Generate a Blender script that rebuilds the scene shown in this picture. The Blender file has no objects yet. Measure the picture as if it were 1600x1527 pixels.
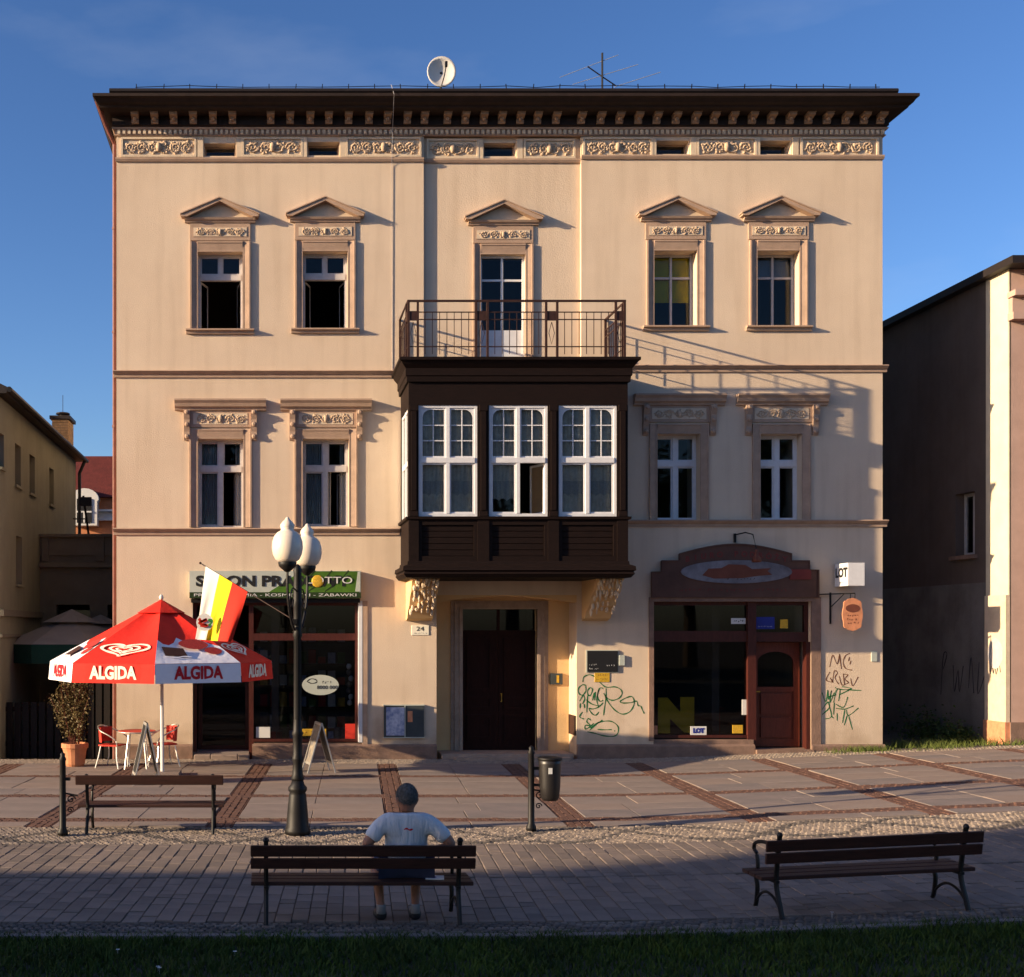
import bpy, bmesh, math, random
from mathutils import Vector, Matrix
R = math.radians
rnd = random.Random(7)
scene = bpy.context.scene
# ------------------------------------------------------------------ camera
cam_d = bpy.data.cameras.new('camera'); cam = bpy.data.objects.new('camera', cam_d)
scene.collection.objects.link(cam); scene.camera = cam
cam.location = (0, 0, 2.7); cam.rotation_euler = (R(90), 0, 0)
cam_d.sensor_width = 36; cam_d.lens = 36*1850/1600
cam_d.shift_x = (800-430)/1600; cam_d.shift_y = (985-763.5)/1600
cam_d.clip_end = 3000
# ------------------------------------------------------------------ sky, sun, exposure
SUN = Vector((3.75, 1.0, -0.985)).normalized()          # direction the light travels
elev = math.asin(-SUN.z)
w = bpy.data.worlds.new('World'); scene.world = w; w.use_nodes = True
nt = w.node_tree; bg = nt.nodes['Background']
sky = nt.nodes.new('ShaderNodeTexSky'); sky.sky_type = 'NISHITA'; sky.sun_disc = False
sky.sun_elevation = elev; sky.sun_rotation = math.atan2(-SUN.x, -SUN.y)
sky.air_density = 1.0; sky.dust_density = 0.9; sky.ozone_density = 3.5
# thin wispy clouds
tc = nt.nodes.new('ShaderNodeTexCoord'); mp = nt.nodes.new('ShaderNodeMapping')
mp.inputs['Scale'].default_value = (2.2, 2.2, 6.5); mp.inputs['Location'].default_value = (1.35, 0.6, 0.9)
mp.inputs['Rotation'].default_value = (0, 0.35, 0)
nz = nt.nodes.new('ShaderNodeTexNoise'); nz.inputs['Scale'].default_value = 1.3; nz.inputs['Detail'].default_value = 7
cr = nt.nodes.new('ShaderNodeValToRGB'); cr.color_ramp.elements[0].position = 0.58; cr.color_ramp.elements[1].position = 1.0
cr.color_ramp.elements[1].color = (0.32, 0.32, 0.32, 1)
mx = nt.nodes.new('ShaderNodeMixRGB'); mx.inputs[2].default_value = (5.5, 5.8, 6.4, 1)
nt.links.new(tc.outputs['Generated'], mp.inputs['Vector']); nt.links.new(mp.outputs[0], nz.inputs['Vector'])
nt.links.new(nz.outputs['Fac'], cr.inputs[0]); nt.links.new(cr.outputs[0], mx.inputs[0])
hs = nt.nodes.new('ShaderNodeHueSaturation'); hs.inputs['Saturation'].default_value = 1.05; nt.links.new(sky.outputs[0], hs.inputs['Color']); gm_ = nt.nodes.new('ShaderNodeGamma'); gm_.inputs[1].default_value = 1.3; nt.links.new(hs.outputs[0], gm_.inputs[0]); tn = nt.nodes.new('ShaderNodeMixRGB'); tn.blend_type = 'MULTIPLY'; tn.inputs[0].default_value = 1; tn.inputs[2].default_value = (1.0, 0.89, 0.93, 1); nt.links.new(gm_.outputs[0], tn.inputs[1]); nt.links.new(tn.outputs[0], mx.inputs[1]); nt.links.new(mx.outputs[0], bg.inputs[0])
bg.inputs[1].default_value = 0.068
sd = bpy.data.lights.new('sun', 'SUN'); so = bpy.data.objects.new('sun', sd); scene.collection.objects.link(so)
sd.energy = 5.0; sd.angle = R(0.5); sd.color = (1.0, 0.77, 0.50)
so.rotation_euler = SUN.to_track_quat('-Z', 'Y').to_euler(); so.location = (-40, -10, 30)
vs = scene.view_settings
vs.view_transform = 'Standard'; vs.look = 'None'; vs.gamma = 1.0; vs.use_curve_mapping = False
vs.exposure = 1.1
scene.cycles.max_bounces = 6; scene.cycles.transparent_max_bounces = 12

# ------------------------------------------------------------------ helpers
COL = scene.collection
def FX(x): return (x-430)/74.0            # a point of the facade plane (Y = 25), metres
def FZ(y): return 2.7+(985-y)/74.0
def GX(x, Y): return (x-430)*Y/1850.0
def GZ(y, Y): return 2.7+(985-y)*Y/1850.0
def sp(t, k=0.7):
    t = max(-20, min(20, t/k)); return math.log1p(math.exp(t))*k
def g(X, Y):                              # the street climbs gently to the right
    return 0.042*min(sp(X-0.3*Y-0.2), 9.0)
MATS = {}
def mat(name, c, rough=0.8, var=0.12, scale=3.0, bump=0.0, bscale=40.0, metal=0.0, c2=None, spec=0.3, stretch=None, detail=5):
    if name in MATS: return MATS[name]
    m = bpy.data.materials.new(name); m.use_nodes = True; n = m.node_tree; L = n.links
    b = n.nodes['Principled BSDF']; b.inputs['Roughness'].default_value = rough
    b.inputs['Metallic'].default_value = metal; b.inputs['Specular IOR Level'].default_value = spec
    t = n.nodes.new('ShaderNodeTexCoord'); src = t.outputs['Object']
    if stretch:
        q = n.nodes.new('ShaderNodeMapping'); q.inputs['Scale'].default_value = stretch
        L.new(src, q.inputs['Vector']); src = q.outputs[0]
    z = n.nodes.new('ShaderNodeTexNoise'); z.inputs['Scale'].default_value = scale; z.inputs['Detail'].default_value = detail
    z.inputs['Roughness'].default_value = 0.65
    L.new(src, z.inputs['Vector'])
    r = n.nodes.new('ShaderNodeValToRGB'); r.color_ramp.elements[0].position = 0.3; r.color_ramp.elements[1].position = 0.7
    a = c2 if c2 else tuple(k*(1-var) for k in c); d = c if c2 else tuple(min(1, k*(1+var)) for k in c)
    r.color_ramp.elements[0].color = (*a, 1); r.color_ramp.elements[1].color = (*d, 1)
    L.new(z.outputs['Fac'], r.inputs[0]); L.new(r.outputs[0], b.inputs['Base Color'])
    if bump:
        y = n.nodes.new('ShaderNodeTexNoise'); y.inputs['Scale'].default_value = bscale; y.inputs['Detail'].default_value = 3
        L.new(src, y.inputs['Vector'])
        u = n.nodes.new('ShaderNodeBump'); u.inputs['Strength'].default_value = bump; u.inputs['Distance'].default_value = 0.02
        L.new(y.outputs['Fac'], u.inputs['Height']); L.new(u.outputs[0], b.inputs['Normal'])
    MATS[name] = m; return m
def glass_mat(name, tint=(0.8, 0.83, 0.85), refl=1.33):
    m = bpy.data.materials.new(name); m.use_nodes = True; n = m.node_tree; n.nodes.clear()
    o = n.nodes.new('ShaderNodeOutputMaterial'); t = n.nodes.new('ShaderNodeBsdfTransparent'); t.inputs[0].default_value = (*tint, 1)
    gl = n.nodes.new('ShaderNodeBsdfGlossy'); gl.inputs['Roughness'].default_value = 0.02
    fr = n.nodes.new('ShaderNodeFresnel'); fr.inputs['IOR'].default_value = refl
    x = n.nodes.new('ShaderNodeMixShader'); n.links.new(fr.outputs[0], x.inputs[0]); n.links.new(t.outputs[0], x.inputs[1])
    n.links.new(gl.outputs[0], x.inputs[2]); n.links.new(x.outputs[0], o.inputs[0]); return m
M = dict(
 plaster=mat('plaster', (0.675, 0.54, 0.405), 0.92, c2=(0.59, 0.46, 0.34), scale=0.55, bump=0.35, bscale=55, detail=8),
 plaster_y=mat('plaster_yellow', (0.66, 0.44, 0.22), 0.92, scale=0.9, var=0.1, bump=0.3, bscale=55),
 trim=mat('trim_stone', (0.39, 0.27, 0.195), 0.85, var=0.14, scale=4, bump=0.2, bscale=60),
 panel=mat('panel_cream', (0.60, 0.48, 0.35), 0.9, var=0.1, scale=5, bump=0.2, bscale=60),
 relief=mat('relief_stucco', (0.50, 0.37, 0.26), 0.9, var=0.2, scale=12),
 plinth=mat('plinth_stone', (0.22, 0.14, 0.105), 0.9, var=0.2, scale=5, bump=0.4, bscale=30),
 wood_dk=mat('dark_timber', (0.009, 0.004, 0.003), 0.7, spec=0.15, var=0.35, scale=6, stretch=(1, 6, 6), bump=0.15, bscale=20),
 wood_eave=mat('eave_timber', (0.022, 0.012, 0.009), 0.75, var=0.3, scale=5),
 stucco_dk=mat('modillion_stucco', (0.30, 0.20, 0.135), 0.9, var=0.2, scale=9),
 roof=mat('roof_sheet', (0.018, 0.013, 0.012), 0.6, var=0.2, scale=2),
 white=mat('white_paint', (0.64, 0.64, 0.66), 0.5, var=0.06, scale=8),
 whitegrey=mat('old_white_paint', (0.46, 0.44, 0.44), 0.6, var=0.1, scale=8),
 iron=mat('black_iron', (0.006, 0.005, 0.005), 0.55, var=0.25, scale=20, metal=0.0, spec=0.3),
 rustiron=mat('brown_iron', (0.035, 0.014, 0.010), 0.6, var=0.3, scale=15),
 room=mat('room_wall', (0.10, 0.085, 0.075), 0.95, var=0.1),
 curtain=mat('curtain', (0.40, 0.39, 0.37), 0.95, var=0.08, scale=6),
 net=mat('net_curtain', (0.80, 0.70, 0.56), 0.95, var=0.2, scale=9),
 lace=mat('lace_curtain', (0.55, 0.52, 0.46), 0.95, var=0.15, scale=40),
 yellow=mat('yellow_blind', (0.95, 0.62, 0.004), 0.9, var=0.1),
 redwood=mat('red_timber', (0.058, 0.014, 0.010), 0.45, var=0.3, scale=6, stretch=(6, 6, 1)),
 redwood_sun=mat('red_timber_sunlit', (0.13, 0.028, 0.016), 0.4, var=0.3, scale=6, stretch=(6, 6, 1)),  # red timber again, brightened in colour for the sun on the door
 nyellow=mat('poster_yellow', (0.6, 0.42, 0.02), 0.7, var=0.1),
 dkdoor=mat('door_timber', (0.022, 0.007, 0.005), 0.7, spec=0.12, var=0.3, scale=6, stretch=(6, 6, 1)),
 frame_st=mat('door_stone', (0.34, 0.25, 0.19), 0.9, var=0.18, scale=6, bump=0.3),
 pipe=mat('copper_pipe', (0.16, 0.055, 0.04), 0.5, var=0.25, scale=6),
 slab=mat('granite_slab', (0.265, 0.212, 0.185), 0.85, c2=(0.185, 0.148, 0.13), scale=1.2, bump=0.25, bscale=60, detail=8),
 slab2=mat('granite_slab_warm', (0.275, 0.215, 0.18), 0.85, c2=(0.22, 0.165, 0.14), scale=1.6, bump=0.25, bscale=60, detail=8),
 slab3=mat('granite_slab_grey', (0.24, 0.19, 0.175), 0.85, c2=(0.16, 0.14, 0.13), scale=1.6, bump=0.25, bscale=60, detail=8),
 brick=mat('paving_brick', (0.12, 0.062, 0.046), 0.9, var=0.3, scale=9, bump=0.2),
 paver=mat('concrete_paver', (0.225, 0.175, 0.145), 0.9, c2=(0.165, 0.13, 0.108), scale=2.5, bump=0.3, bscale=70),
 paver2=mat('concrete_paver_dark', (0.18, 0.142, 0.118), 0.9, c2=(0.132, 0.105, 0.09), scale=2.5, bump=0.3, bscale=70),
 cobble=mat('cobble_light', (0.25, 0.20, 0.16), 0.85, var=0.35, scale=7, bump=0.2),
 cobble_d=mat('cobble_dark', (0.10, 0.085, 0.075), 0.85, var=0.3, scale=7, bump=0.2),
 cobble_n=mat('cobble_near', (0.16, 0.135, 0.115), 0.9, var=0.35, scale=7, bump=0.3),
 screen=mat('screen_timber', (0.010, 0.007, 0.006), 0.8, var=0.3),
 bark=mat('bark', (0.07, 0.05, 0.035), 0.9, var=0.3, scale=6, bump=0.4),
 tleaf=mat('tree_leaf', (0.045, 0.075, 0.015), 0.6, var=0.4, scale=2),
 joint=mat('joint_sand', (0.085, 0.068, 0.055), 0.95, var=0.25, scale=12, bump=0.3),
 earth=mat('earth', (0.06, 0.05, 0.035), 0.95, var=0.3, scale=3, bump=0.4, bscale=20),
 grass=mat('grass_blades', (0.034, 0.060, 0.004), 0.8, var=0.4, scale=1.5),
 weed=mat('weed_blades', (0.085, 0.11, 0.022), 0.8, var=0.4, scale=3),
 leaf=mat('shrub_leaf', (0.085, 0.060, 0.018), 0.6, var=0.5, scale=9),
 terracotta=mat('terracotta', (0.48, 0.20, 0.10), 0.85, var=0.15, scale=8),
 red=mat('parasol_red', (0.72, 0.022, 0.012), 0.8, var=0.08, scale=5, bump=0.5, bscale=7),
 pwhite=mat('parasol_white', (0.76, 0.74, 0.78), 0.8, var=0.06, bump=0.5, bscale=7),
 textred=mat('print_red', (0.45, 0.012, 0.02), 0.8, var=0.03),
 textwhite=mat('print_cream', (0.80, 0.75, 0.62), 0.8, var=0.03),
 choc=mat('print_chocolate', (0.045, 0.015, 0.012), 0.8, var=0.1),
 fruit=mat('print_strawberry', (0.38, 0.03, 0.025), 0.8, var=0.25, scale=25),
 steel=mat('aluminium', (0.62, 0.60, 0.57), 0.35, var=0.06, metal=0.7),
 chairred=mat('chair_red', (0.55, 0.035, 0.02), 0.6, var=0.1),
 globe=mat('lamp_globe', (0.70, 0.60, 0.50), 0.35, var=0.04, spec=0.5),
 benchwood=mat('bench_wood', (0.036, 0.012, 0.008), 0.6, var=0.35, scale=5, stretch=(1, 9, 9), bump=0.15, bscale=25),
 signgrey=mat('sign_grey', (0.42, 0.45, 0.40), 0.5, var=0.12, scale=1.5),
 signgreen=mat('sign_green', (0.055, 0.13, 0.012), 0.5, var=0.4, scale=2.2),
 signdark=mat('sign_dark_green', (0.018, 0.035, 0.008), 0.5, var=0.2),
 black=mat('black_print', (0.012, 0.012, 0.013), 0.6, var=0.1),
 offwhite=mat('print_white', (0.62, 0.62, 0.60), 0.6, var=0.05),
 gold=mat('print_gold', (0.55, 0.33, 0.03), 0.5, var=0.3, scale=30),
 signbrown=mat('sign_brown', (0.10, 0.048, 0.034), 0.7, var=0.2, scale=3),
 signred=mat('sign_red', (0.17, 0.03, 0.025), 0.7, var=0.15),
 oval=mat('sign_oval', (0.25, 0.24, 0.27), 0.6, c2=(0.10, 0.09, 0.10), scale=2.2),
 orange=mat('orange_sign', (0.55, 0.23, 0.12), 0.7, var=0.2, scale=12),
 brown=mat('brown_print', (0.16, 0.05, 0.03), 0.7, var=0.2),
 blue=mat('sticker_blue', (0.02, 0.03, 0.22), 0.5, var=0.15),
 poster=mat('poster_blue', (0.55, 0.58, 0.68), 0.6, c2=(0.12, 0.17, 0.35), scale=9),
 board=mat('board_grey', (0.045, 0.055, 0.06), 0.5, var=0.2, scale=4),
 gr_green=mat('spray_green', (0.015, 0.13, 0.04), 0.8, var=0.3),
 gr_brown=mat('spray_brown', (0.15, 0.06, 0.03), 0.8, var=0.2),
 gr_dark=mat('spray_dark', (0.03, 0.025, 0.03), 0.8, var=0.2),
 lwall=mat('render_greygreen', (0.18, 0.172, 0.118), 0.92, var=0.12, scale=1.2, bump=0.3),
 lowwall=mat('render_drab', (0.13, 0.115, 0.085), 0.92, var=0.15, scale=1.5, bump=0.3),
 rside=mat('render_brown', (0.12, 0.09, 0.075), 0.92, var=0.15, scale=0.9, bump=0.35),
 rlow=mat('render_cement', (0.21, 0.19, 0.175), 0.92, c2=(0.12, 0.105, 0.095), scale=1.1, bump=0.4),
 rside_sun=mat('render_side_sunlit', (0.62, 0.54, 0.40), 0.92, var=0.08, scale=2, bump=0.2),  # side wall render with sunlight put into its colour
 rpink=mat('render_pink', (0.46, 0.31, 0.25), 0.92, var=0.1, scale=2, bump=0.2),
 redroof=mat('red_tile', (0.10, 0.018, 0.014), 0.8, var=0.2, scale=5, bump=0.4, bscale=15),
 chimney=mat('chimney_brick', (0.42, 0.27, 0.13), 0.9, var=0.3, scale=9),
 mortar=mat('mortar', (0.22, 0.17, 0.12), 0.95),
 parasol_dk=mat('canvas_taupe', (0.19, 0.175, 0.155), 0.9, var=0.1),
 canvas_gr=mat('canvas_green', (0.004, 0.035, 0.022), 0.9, var=0.1),
 skin=mat('skin', (0.27, 0.125, 0.08), 0.6, var=0.08, scale=8),
 shirt=mat('shirt_cotton', (0.52, 0.54, 0.58), 0.9, var=0.12, scale=6, bump=1.0, bscale=14, stretch=(1.6, 1, .35)),
 shorts=mat('shorts_navy', (0.022, 0.03, 0.07), 0.9, var=0.15, scale=8),
 hair=mat('hair_grey', (0.10, 0.095, 0.09), 0.9, spec=0.1, var=0.6, scale=45, bump=0.6, bscale=90),
 shoe=mat('shoe_black', (0.015, 0.015, 0.018), 0.5, var=0.2),
 sock=mat('sock_grey', (0.22, 0.22, 0.23), 0.9),
 dish=mat('dish_white', (0.60, 0.57, 0.53), 0.5, var=0.06),
 flagy=mat('flag_yellow', (0.75, 0.56, 0.015), 0.85, var=0.05),
 flagw=mat('flag_white', (0.72, 0.70, 0.66), 0.85, var=0.05),
 flagr=mat('flag_red', (0.52, 0.025, 0.012), 0.85, var=0.08),
 fgreen=mat('flag_green', (0.03, 0.22, 0.04), 0.85),
 binm=mat('bin_metal', (0.014, 0.012, 0.012), 0.4, var=0.3, scale=6, spec=0.5),
 goods=mat('shop_goods', (0.30, 0.25, 0.18), 0.7, c2=(0.05, 0.06, 0.09), scale=7),
)
def weather(m):       # rain streaks, patches and a grimy foot on the old plaster
    n = m.node_tree; L = n.links; b = n.nodes['Principled BSDF']; src = b.inputs['Base Color'].links[0].from_socket
    t = n.nodes.new('ShaderNodeTexCoord'); q = n.nodes.new('ShaderNodeMapping'); q.inputs['Scale'].default_value = (2.6, 2.6, 0.22); L.new(t.outputs['Object'], q.inputs[0])
    z = n.nodes.new('ShaderNodeTexNoise'); z.inputs['Scale'].default_value = 1.6; z.inputs['Detail'].default_value = 6; L.new(q.outputs[0], z.inputs['Vector'])
    r = n.nodes.new('ShaderNodeValToRGB'); r.color_ramp.elements[0].position = .28; r.color_ramp.elements[0].color = (.90, .885, .87, 1); r.color_ramp.elements[1].position = .52; r.color_ramp.elements[1].color = (1, 1, 1, 1); L.new(z.outputs['Fac'], r.inputs[0])
    x = n.nodes.new('ShaderNodeMixRGB'); x.blend_type = 'MULTIPLY'; x.inputs[0].default_value = 1; L.new(src, x.inputs[1]); L.new(r.outputs[0], x.inputs[2])
    s = n.nodes.new('ShaderNodeSeparateXYZ'); L.new(t.outputs['Object'], s.inputs[0])
    z2 = n.nodes.new('ShaderNodeTexNoise'); z2.inputs['Scale'].default_value = 2.2; z2.inputs['Detail'].default_value = 7; L.new(t.outputs['Object'], z2.inputs['Vector'])
    a = n.nodes.new('ShaderNodeMath'); a.operation = 'MULTIPLY_ADD'; a.inputs[1].default_value = 1.6; L.new(z2.outputs['Fac'], a.inputs[0]); mu = n.nodes.new('ShaderNodeMath'); mu.operation = 'MULTIPLY'; mu.inputs[1].default_value = -.75; L.new(s.outputs['Z'], mu.inputs[0]); L.new(mu.outputs[0], a.inputs[2])
    r2 = n.nodes.new('ShaderNodeValToRGB'); r2.color_ramp.elements[0].position = .25; r2.color_ramp.elements[0].color = (1, 1, 1, 1); r2.color_ramp.elements[1].position = .75; r2.color_ramp.elements[1].color = (.72, .68, .64, 1); L.new(a.outputs[0], r2.inputs[0])
    y = n.nodes.new('ShaderNodeMixRGB'); y.blend_type = 'MULTIPLY'; y.inputs[0].default_value = 1; L.new(x.outputs[0], y.inputs[1]); L.new(r2.outputs[0], y.inputs[2]); L.new(y.outputs[0], b.inputs['Base Color'])
weather(M['plaster']); weather(M['lwall']); weather(M['rside']); weather(M['rlow'])
M['glass'] = glass_mat('window_glass')
M['glass2'] = glass_mat('shop_glass', (0.72, 0.74, 0.76), 1.33)

class MB:
    def __init__(s): s.v = []; s.f = []
    def quad(s, a, b, c, d):
        n = len(s.v); s.v += [tuple(a), tuple(b), tuple(c), tuple(d)]; s.f.append((n, n+1, n+2, n+3)); return s
    def box(s, x0, x1, y0, y1, z0, z1):
        n = len(s.v)
        s.v += [(x0,y0,z0),(x1,y0,z0),(x1,y1,z0),(x0,y1,z0),(x0,y0,z1),(x1,y0,z1),(x1,y1,z1),(x0,y1,z1)]
        s.f += [tuple(n+k for k in q) for q in ((0,3,2,1),(4,5,6,7),(0,1,5,4),(1,2,6,5),(2,3,7,6),(3,0,4,7))]; return s
    def prism(s, pts, y0, y1, axis='y'):
        """closed outline pts (a, b) swept along an axis: y -> (a, y, b), x -> (x, a, b), z -> (a, b, z)"""
        n = len(s.v); k = len(pts)
        for t in (y0, y1):
            for a, b in pts:
                s.v.append((a, t, b) if axis == 'y' else (t, a, b) if axis == 'x' else (a, b, t))
        s.f.append(tuple(range(n, n+k))); s.f.append(tuple(range(n+2*k-1, n+k-1, -1)))
        for i in range(k):
            j = (i+1) % k; s.f.append((n+i, n+k+i, n+k+j, n+j))
        return s
    def tube(s, pts, r, sides=6, caps=True, flat=1.0):
        pts = [Vector(p) for p in pts]; n0 = len(s.v); k = len(pts)
        rr = r if isinstance(r, (list, tuple)) else [r]*k
        up = Vector((0, 0, 1))
        for i, p in enumerate(pts):
            d = (pts[min(i+1, k-1)]-pts[max(i-1, 0)]).normalized()
            u = up if abs(d.z) < 0.9 else Vector((0, 1, 0))
            a = d.cross(u).normalized(); b = d.cross(a).normalized()
            for q in range(sides):
                t = 2*math.pi*q/sides+math.pi/sides
                s.v.append(tuple(p+a*(math.cos(t)*rr[i])+b*(math.sin(t)*rr[i]*flat)))
        for i in range(k-1):
            for q in range(sides):
                e = (q+1) % sides
                s.f.append((n0+i*sides+q, n0+i*sides+e, n0+(i+1)*sides+e, n0+(i+1)*sides+q))
        if caps:
            s.f.append(tuple(n0+q for q in range(sides-1, -1, -1))); s.f.append(tuple(n0+(k-1)*sides+q for q in range(sides)))
        return s
    def lathe(s, prof, cx=0, cy=0, cz=0, n=16):
        n0 = len(s.v)
        for r, z in prof:
            for q in range(n):
                t = 2*math.pi*q/n; s.v.append((cx+r*math.cos(t), cy+r*math.sin(t), cz+z))
        for i in range(len(prof)-1):
            for q in range(n):
                e = (q+1) % n; s.f.append((n0+i*n+q, n0+i*n+e, n0+(i+1)*n+e, n0+(i+1)*n+q))
        s.f.append(tuple(n0+q for q in range(n-1, -1, -1))); s.f.append(tuple(n0+(len(prof)-1)*n+q for q in range(n)))
        return s
    def blob(s, c, r, n=6, m=4):
        """ellipsoid, r = (rx, ry, rz)"""
        n0 = len(s.v); c = Vector(c)
        for i in range(1, m):
            a = math.pi*i/m
            for q in range(n):
                t = 2*math.pi*q/n
                s.v.append((c.x+r[0]*math.sin(a)*math.cos(t), c.y+r[1]*math.sin(a)*math.sin(t), c.z+r[2]*math.cos(a)))
        s.v += [(c.x, c.y, c.z+r[2]), (c.x, c.y, c.z-r[2])]; T = n0+(m-1)*n
        for i in range(m-2):
            for q in range(n):
                e = (q+1) % n; s.f.append((n0+i*n+q, n0+(i+1)*n+q, n0+(i+1)*n+e, n0+i*n+e))
        for q in range(n):
            e = (q+1) % n; s.f.append((T, n0+q, n0+e)); s.f.append((T+1, n0+(m-2)*n+e, n0+(m-2)*n+q))
        return s
    def xf(s, fn, start=0):
        s.v[start:] = [tuple(fn(Vector(p))) for p in s.v[start:]]; return s
    def mesh(s, name, m, smooth=False, org=(0, 0, 0)):
        me = bpy.data.meshes.new(name)
        me.from_pydata([(a-org[0], b-org[1], c-org[2]) for a, b, c in s.v], [], s.f); me.update()
        if m: me.materials.append(m)
        if smooth: me.polygons.foreach_set('use_smooth', [True]*len(me.polygons))
        return me
ORG = {}
def root_of(o):
    while o.parent: o = o.parent
    return o
def thing(name, label, cat, loc=(0, 0, 0), rz=0, group=None):
    o = bpy.data.objects.new(name, None); COL.objects.link(o); o.location = loc; o.rotation_euler = (0, 0, rz)
    o.empty_display_size = 0.1
    o['label'] = label; o['category'] = cat
    if group: o['group'] = group
    return o
def part(name, mb, m, parent, smooth=False, world=True, kind=None, label=None):
    """a piece of a thing; world: the mesh was drawn in world coordinates and the thing is not turned"""
    m = M[m] if isinstance(m, str) else m
    org = tuple(root_of(parent).location) if world else (0, 0, 0)
    o = bpy.data.objects.new(name, mb.mesh(name, m, smooth, org)); COL.objects.link(o); o.parent = parent
    if kind: o['kind'] = kind
    if label: o['label'] = label
    return o
def single(name, mb, m, label=None, cat=None, org=(0, 0, 0), smooth=False, kind=None, group=None):
    m = M[m] if isinstance(m, str) else m
    o = bpy.data.objects.new(name, mb.mesh(name, m, smooth, org)); COL.objects.link(o); o.location = org
    if label: o['label'] = label
    if cat: o['category'] = cat
    if kind: o['kind'] = kind
    if group: o['group'] = group
    return o
def bevel(o, wdt=0.01, seg=1):
    b = o.modifiers.new('bevel', 'BEVEL'); b.width = wdt; b.segments = seg; b.limit_method = 'ANGLE'; return o
def copy_tree(o, parent=None):
    c = o.copy(); COL.objects.link(c); c.parent = parent
    for ch in list(o.children): copy_tree(ch, c)
    return c
def spline(pts, n=6, closed=False):
    P = [Vector(p) for p in pts]; out = []; k = len(P)
    rng = range(k if closed else k-1)
    for i in rng:
        if closed: a, b, c, d = P[i-1], P[i], P[(i+1) % k], P[(i+2) % k]
        else: a, b, c, d = P[max(i-1, 0)], P[i], P[i+1], P[min(i+2, k-1)]
        for j in range(n):
            t = j/n; out.append(0.5*((2*b)+(c-a)*t+(2*a-5*b+4*c-d)*t*t+(3*b-a-3*c+d)*t**3))
    if not closed: out.append(P[-1])
    return out
def ribbon(mb, pts, width, O, u, v, nrm, off=0.003, closed=False, n=5, sm=True):
    """a painted stroke: pts (a, b) in the plane O + a u + b v"""
    O, u, v, nrm = Vector(O), Vector(u), Vector(v), Vector(nrm)
    P = spline([(a, b, 0) for a, b in pts], n, closed) if sm else [Vector((a, b, 0)) for a, b in pts]
    if closed: P.append(P[0])
    n0 = len(mb.v)
    for i, p in enumerate(P):
        d = (P[min(i+1, len(P)-1)]-P[max(i-1, 0)])
        if closed and i in (0, len(P)-1): d = P[1]-P[-2]
        if d.length < 1e-9: d = Vector((1, 0, 0))
        d.normalize(); s = Vector((-d.y, d.x, 0))*width/2*(1+.3*math.sin(i*.9+len(P)))
        for q in (p+s, p-s):
            mb.v.append(tuple(O+u*q.x+v*q.y+nrm*off))
    for i in range(len(P)-1):
        a = n0+2*i; mb.f.append((a, a+1, a+3, a+2))
    return mb
def text_mb(s, size, O, u, v, align='CENTER', extrude=0.003, sx=1.0, shear=0.0, bold=0.0, width=None):
    if s.startswith('~'):                     # print too small to read: a row of illegible marks
        mb = MB(); r = random.Random(len(s)*7+int(size*1000)); O, u, v = Vector(O), Vector(u).normalized(), Vector(v).normalized(); W_ = width or size*4; n = len(s)-1; st = W_/n
        for i in range(n):
            if r.random() < .14: continue
            x = -W_/2+(i+.5)*st; k = st*.36; h = size*.34
            ribbon(mb, [(x+r.uniform(-k, k), r.uniform(-h, h)) for _ in range(4)], max(.006, size*.13), O, u, v, u.cross(v), .001, n=3)
        return mb
    cu = bpy.data.curves.new('t', 'FONT'); cu.body = s; cu.size = size; cu.align_x = align; cu.align_y = 'CENTER'
    cu.extrude = extrude; cu.shear = shear; cu.offset = bold; cu.resolution_u = 3
    o = bpy.data.objects.new('t', cu); COL.objects.link(o)
    dg = bpy.context.evaluated_depsgraph_get(); me = bpy.data.meshes.new_from_object(o.evaluated_get(dg))
    mb = MB(); O, u, v = Vector(O), Vector(u).normalized(), Vector(v).normalized(); n = u.cross(v)
    if width and me.vertices:
        xs = [p.co.x for p in me.vertices]; sx = width/max(1e-6, max(xs)-min(xs))
    for p in me.vertices: mb.v.append(tuple(O+u*(p.co.x*sx)+v*p.co.y+n*p.co.z))
    for p in me.polygons: mb.f.append(tuple(p.vertices))
    bpy.data.objects.remove(o); bpy.data.meshes.remove(me); return mb
UX, UZ, NY = (1, 0, 0), (0, 0, 1), (0, -1, 0)
def wall(x0, x1, z0, z1, y, th, holes):
    xs = sorted({x0, x1, *[h[0] for h in holes], *[h[1] for h in holes]}); zs = sorted({z0, z1, *[h[2] for h in holes], *[h[3] for h in holes]})
    xs = [a for a in xs if x0 <= a <= x1]; zs = [a for a in zs if z0 <= a <= z1]; mb = MB()
    def solid(i, j):
        if i < 0 or j < 0 or i >= len(xs)-1 or j >= len(zs)-1: return False
        cx, cz = (xs[i]+xs[i+1])/2, (zs[j]+zs[j+1])/2
        return not any(h[0] < cx < h[1] and h[2] < cz < h[3] for h in holes)
    for i in range(len(xs)-1):
        for j in range(len(zs)-1):
            if not solid(i, j): continue
            a, b, c, d = xs[i], xs[i+1], zs[j], zs[j+1]; e = y+th
            mb.quad((a,y,c),(b,y,c),(b,y,d),(a,y,d)); mb.quad((b,e,c),(a,e,c),(a,e,d),(b,e,d))
            if not solid(i-1, j): mb.quad((a,e,c),(a,y,c),(a,y,d),(a,e,d))
            if not solid(i+1, j): mb.quad((b,y,c),(b,e,c),(b,e,d),(b,y,d))
            if not solid(i, j-1): mb.quad((a,e,c),(b,e,c),(b,y,c),(a,y,c))
            if not solid(i, j+1): mb.quad((a,y,d),(b,y,d),(b,e,d),(a,e,d))
    return mb
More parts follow.
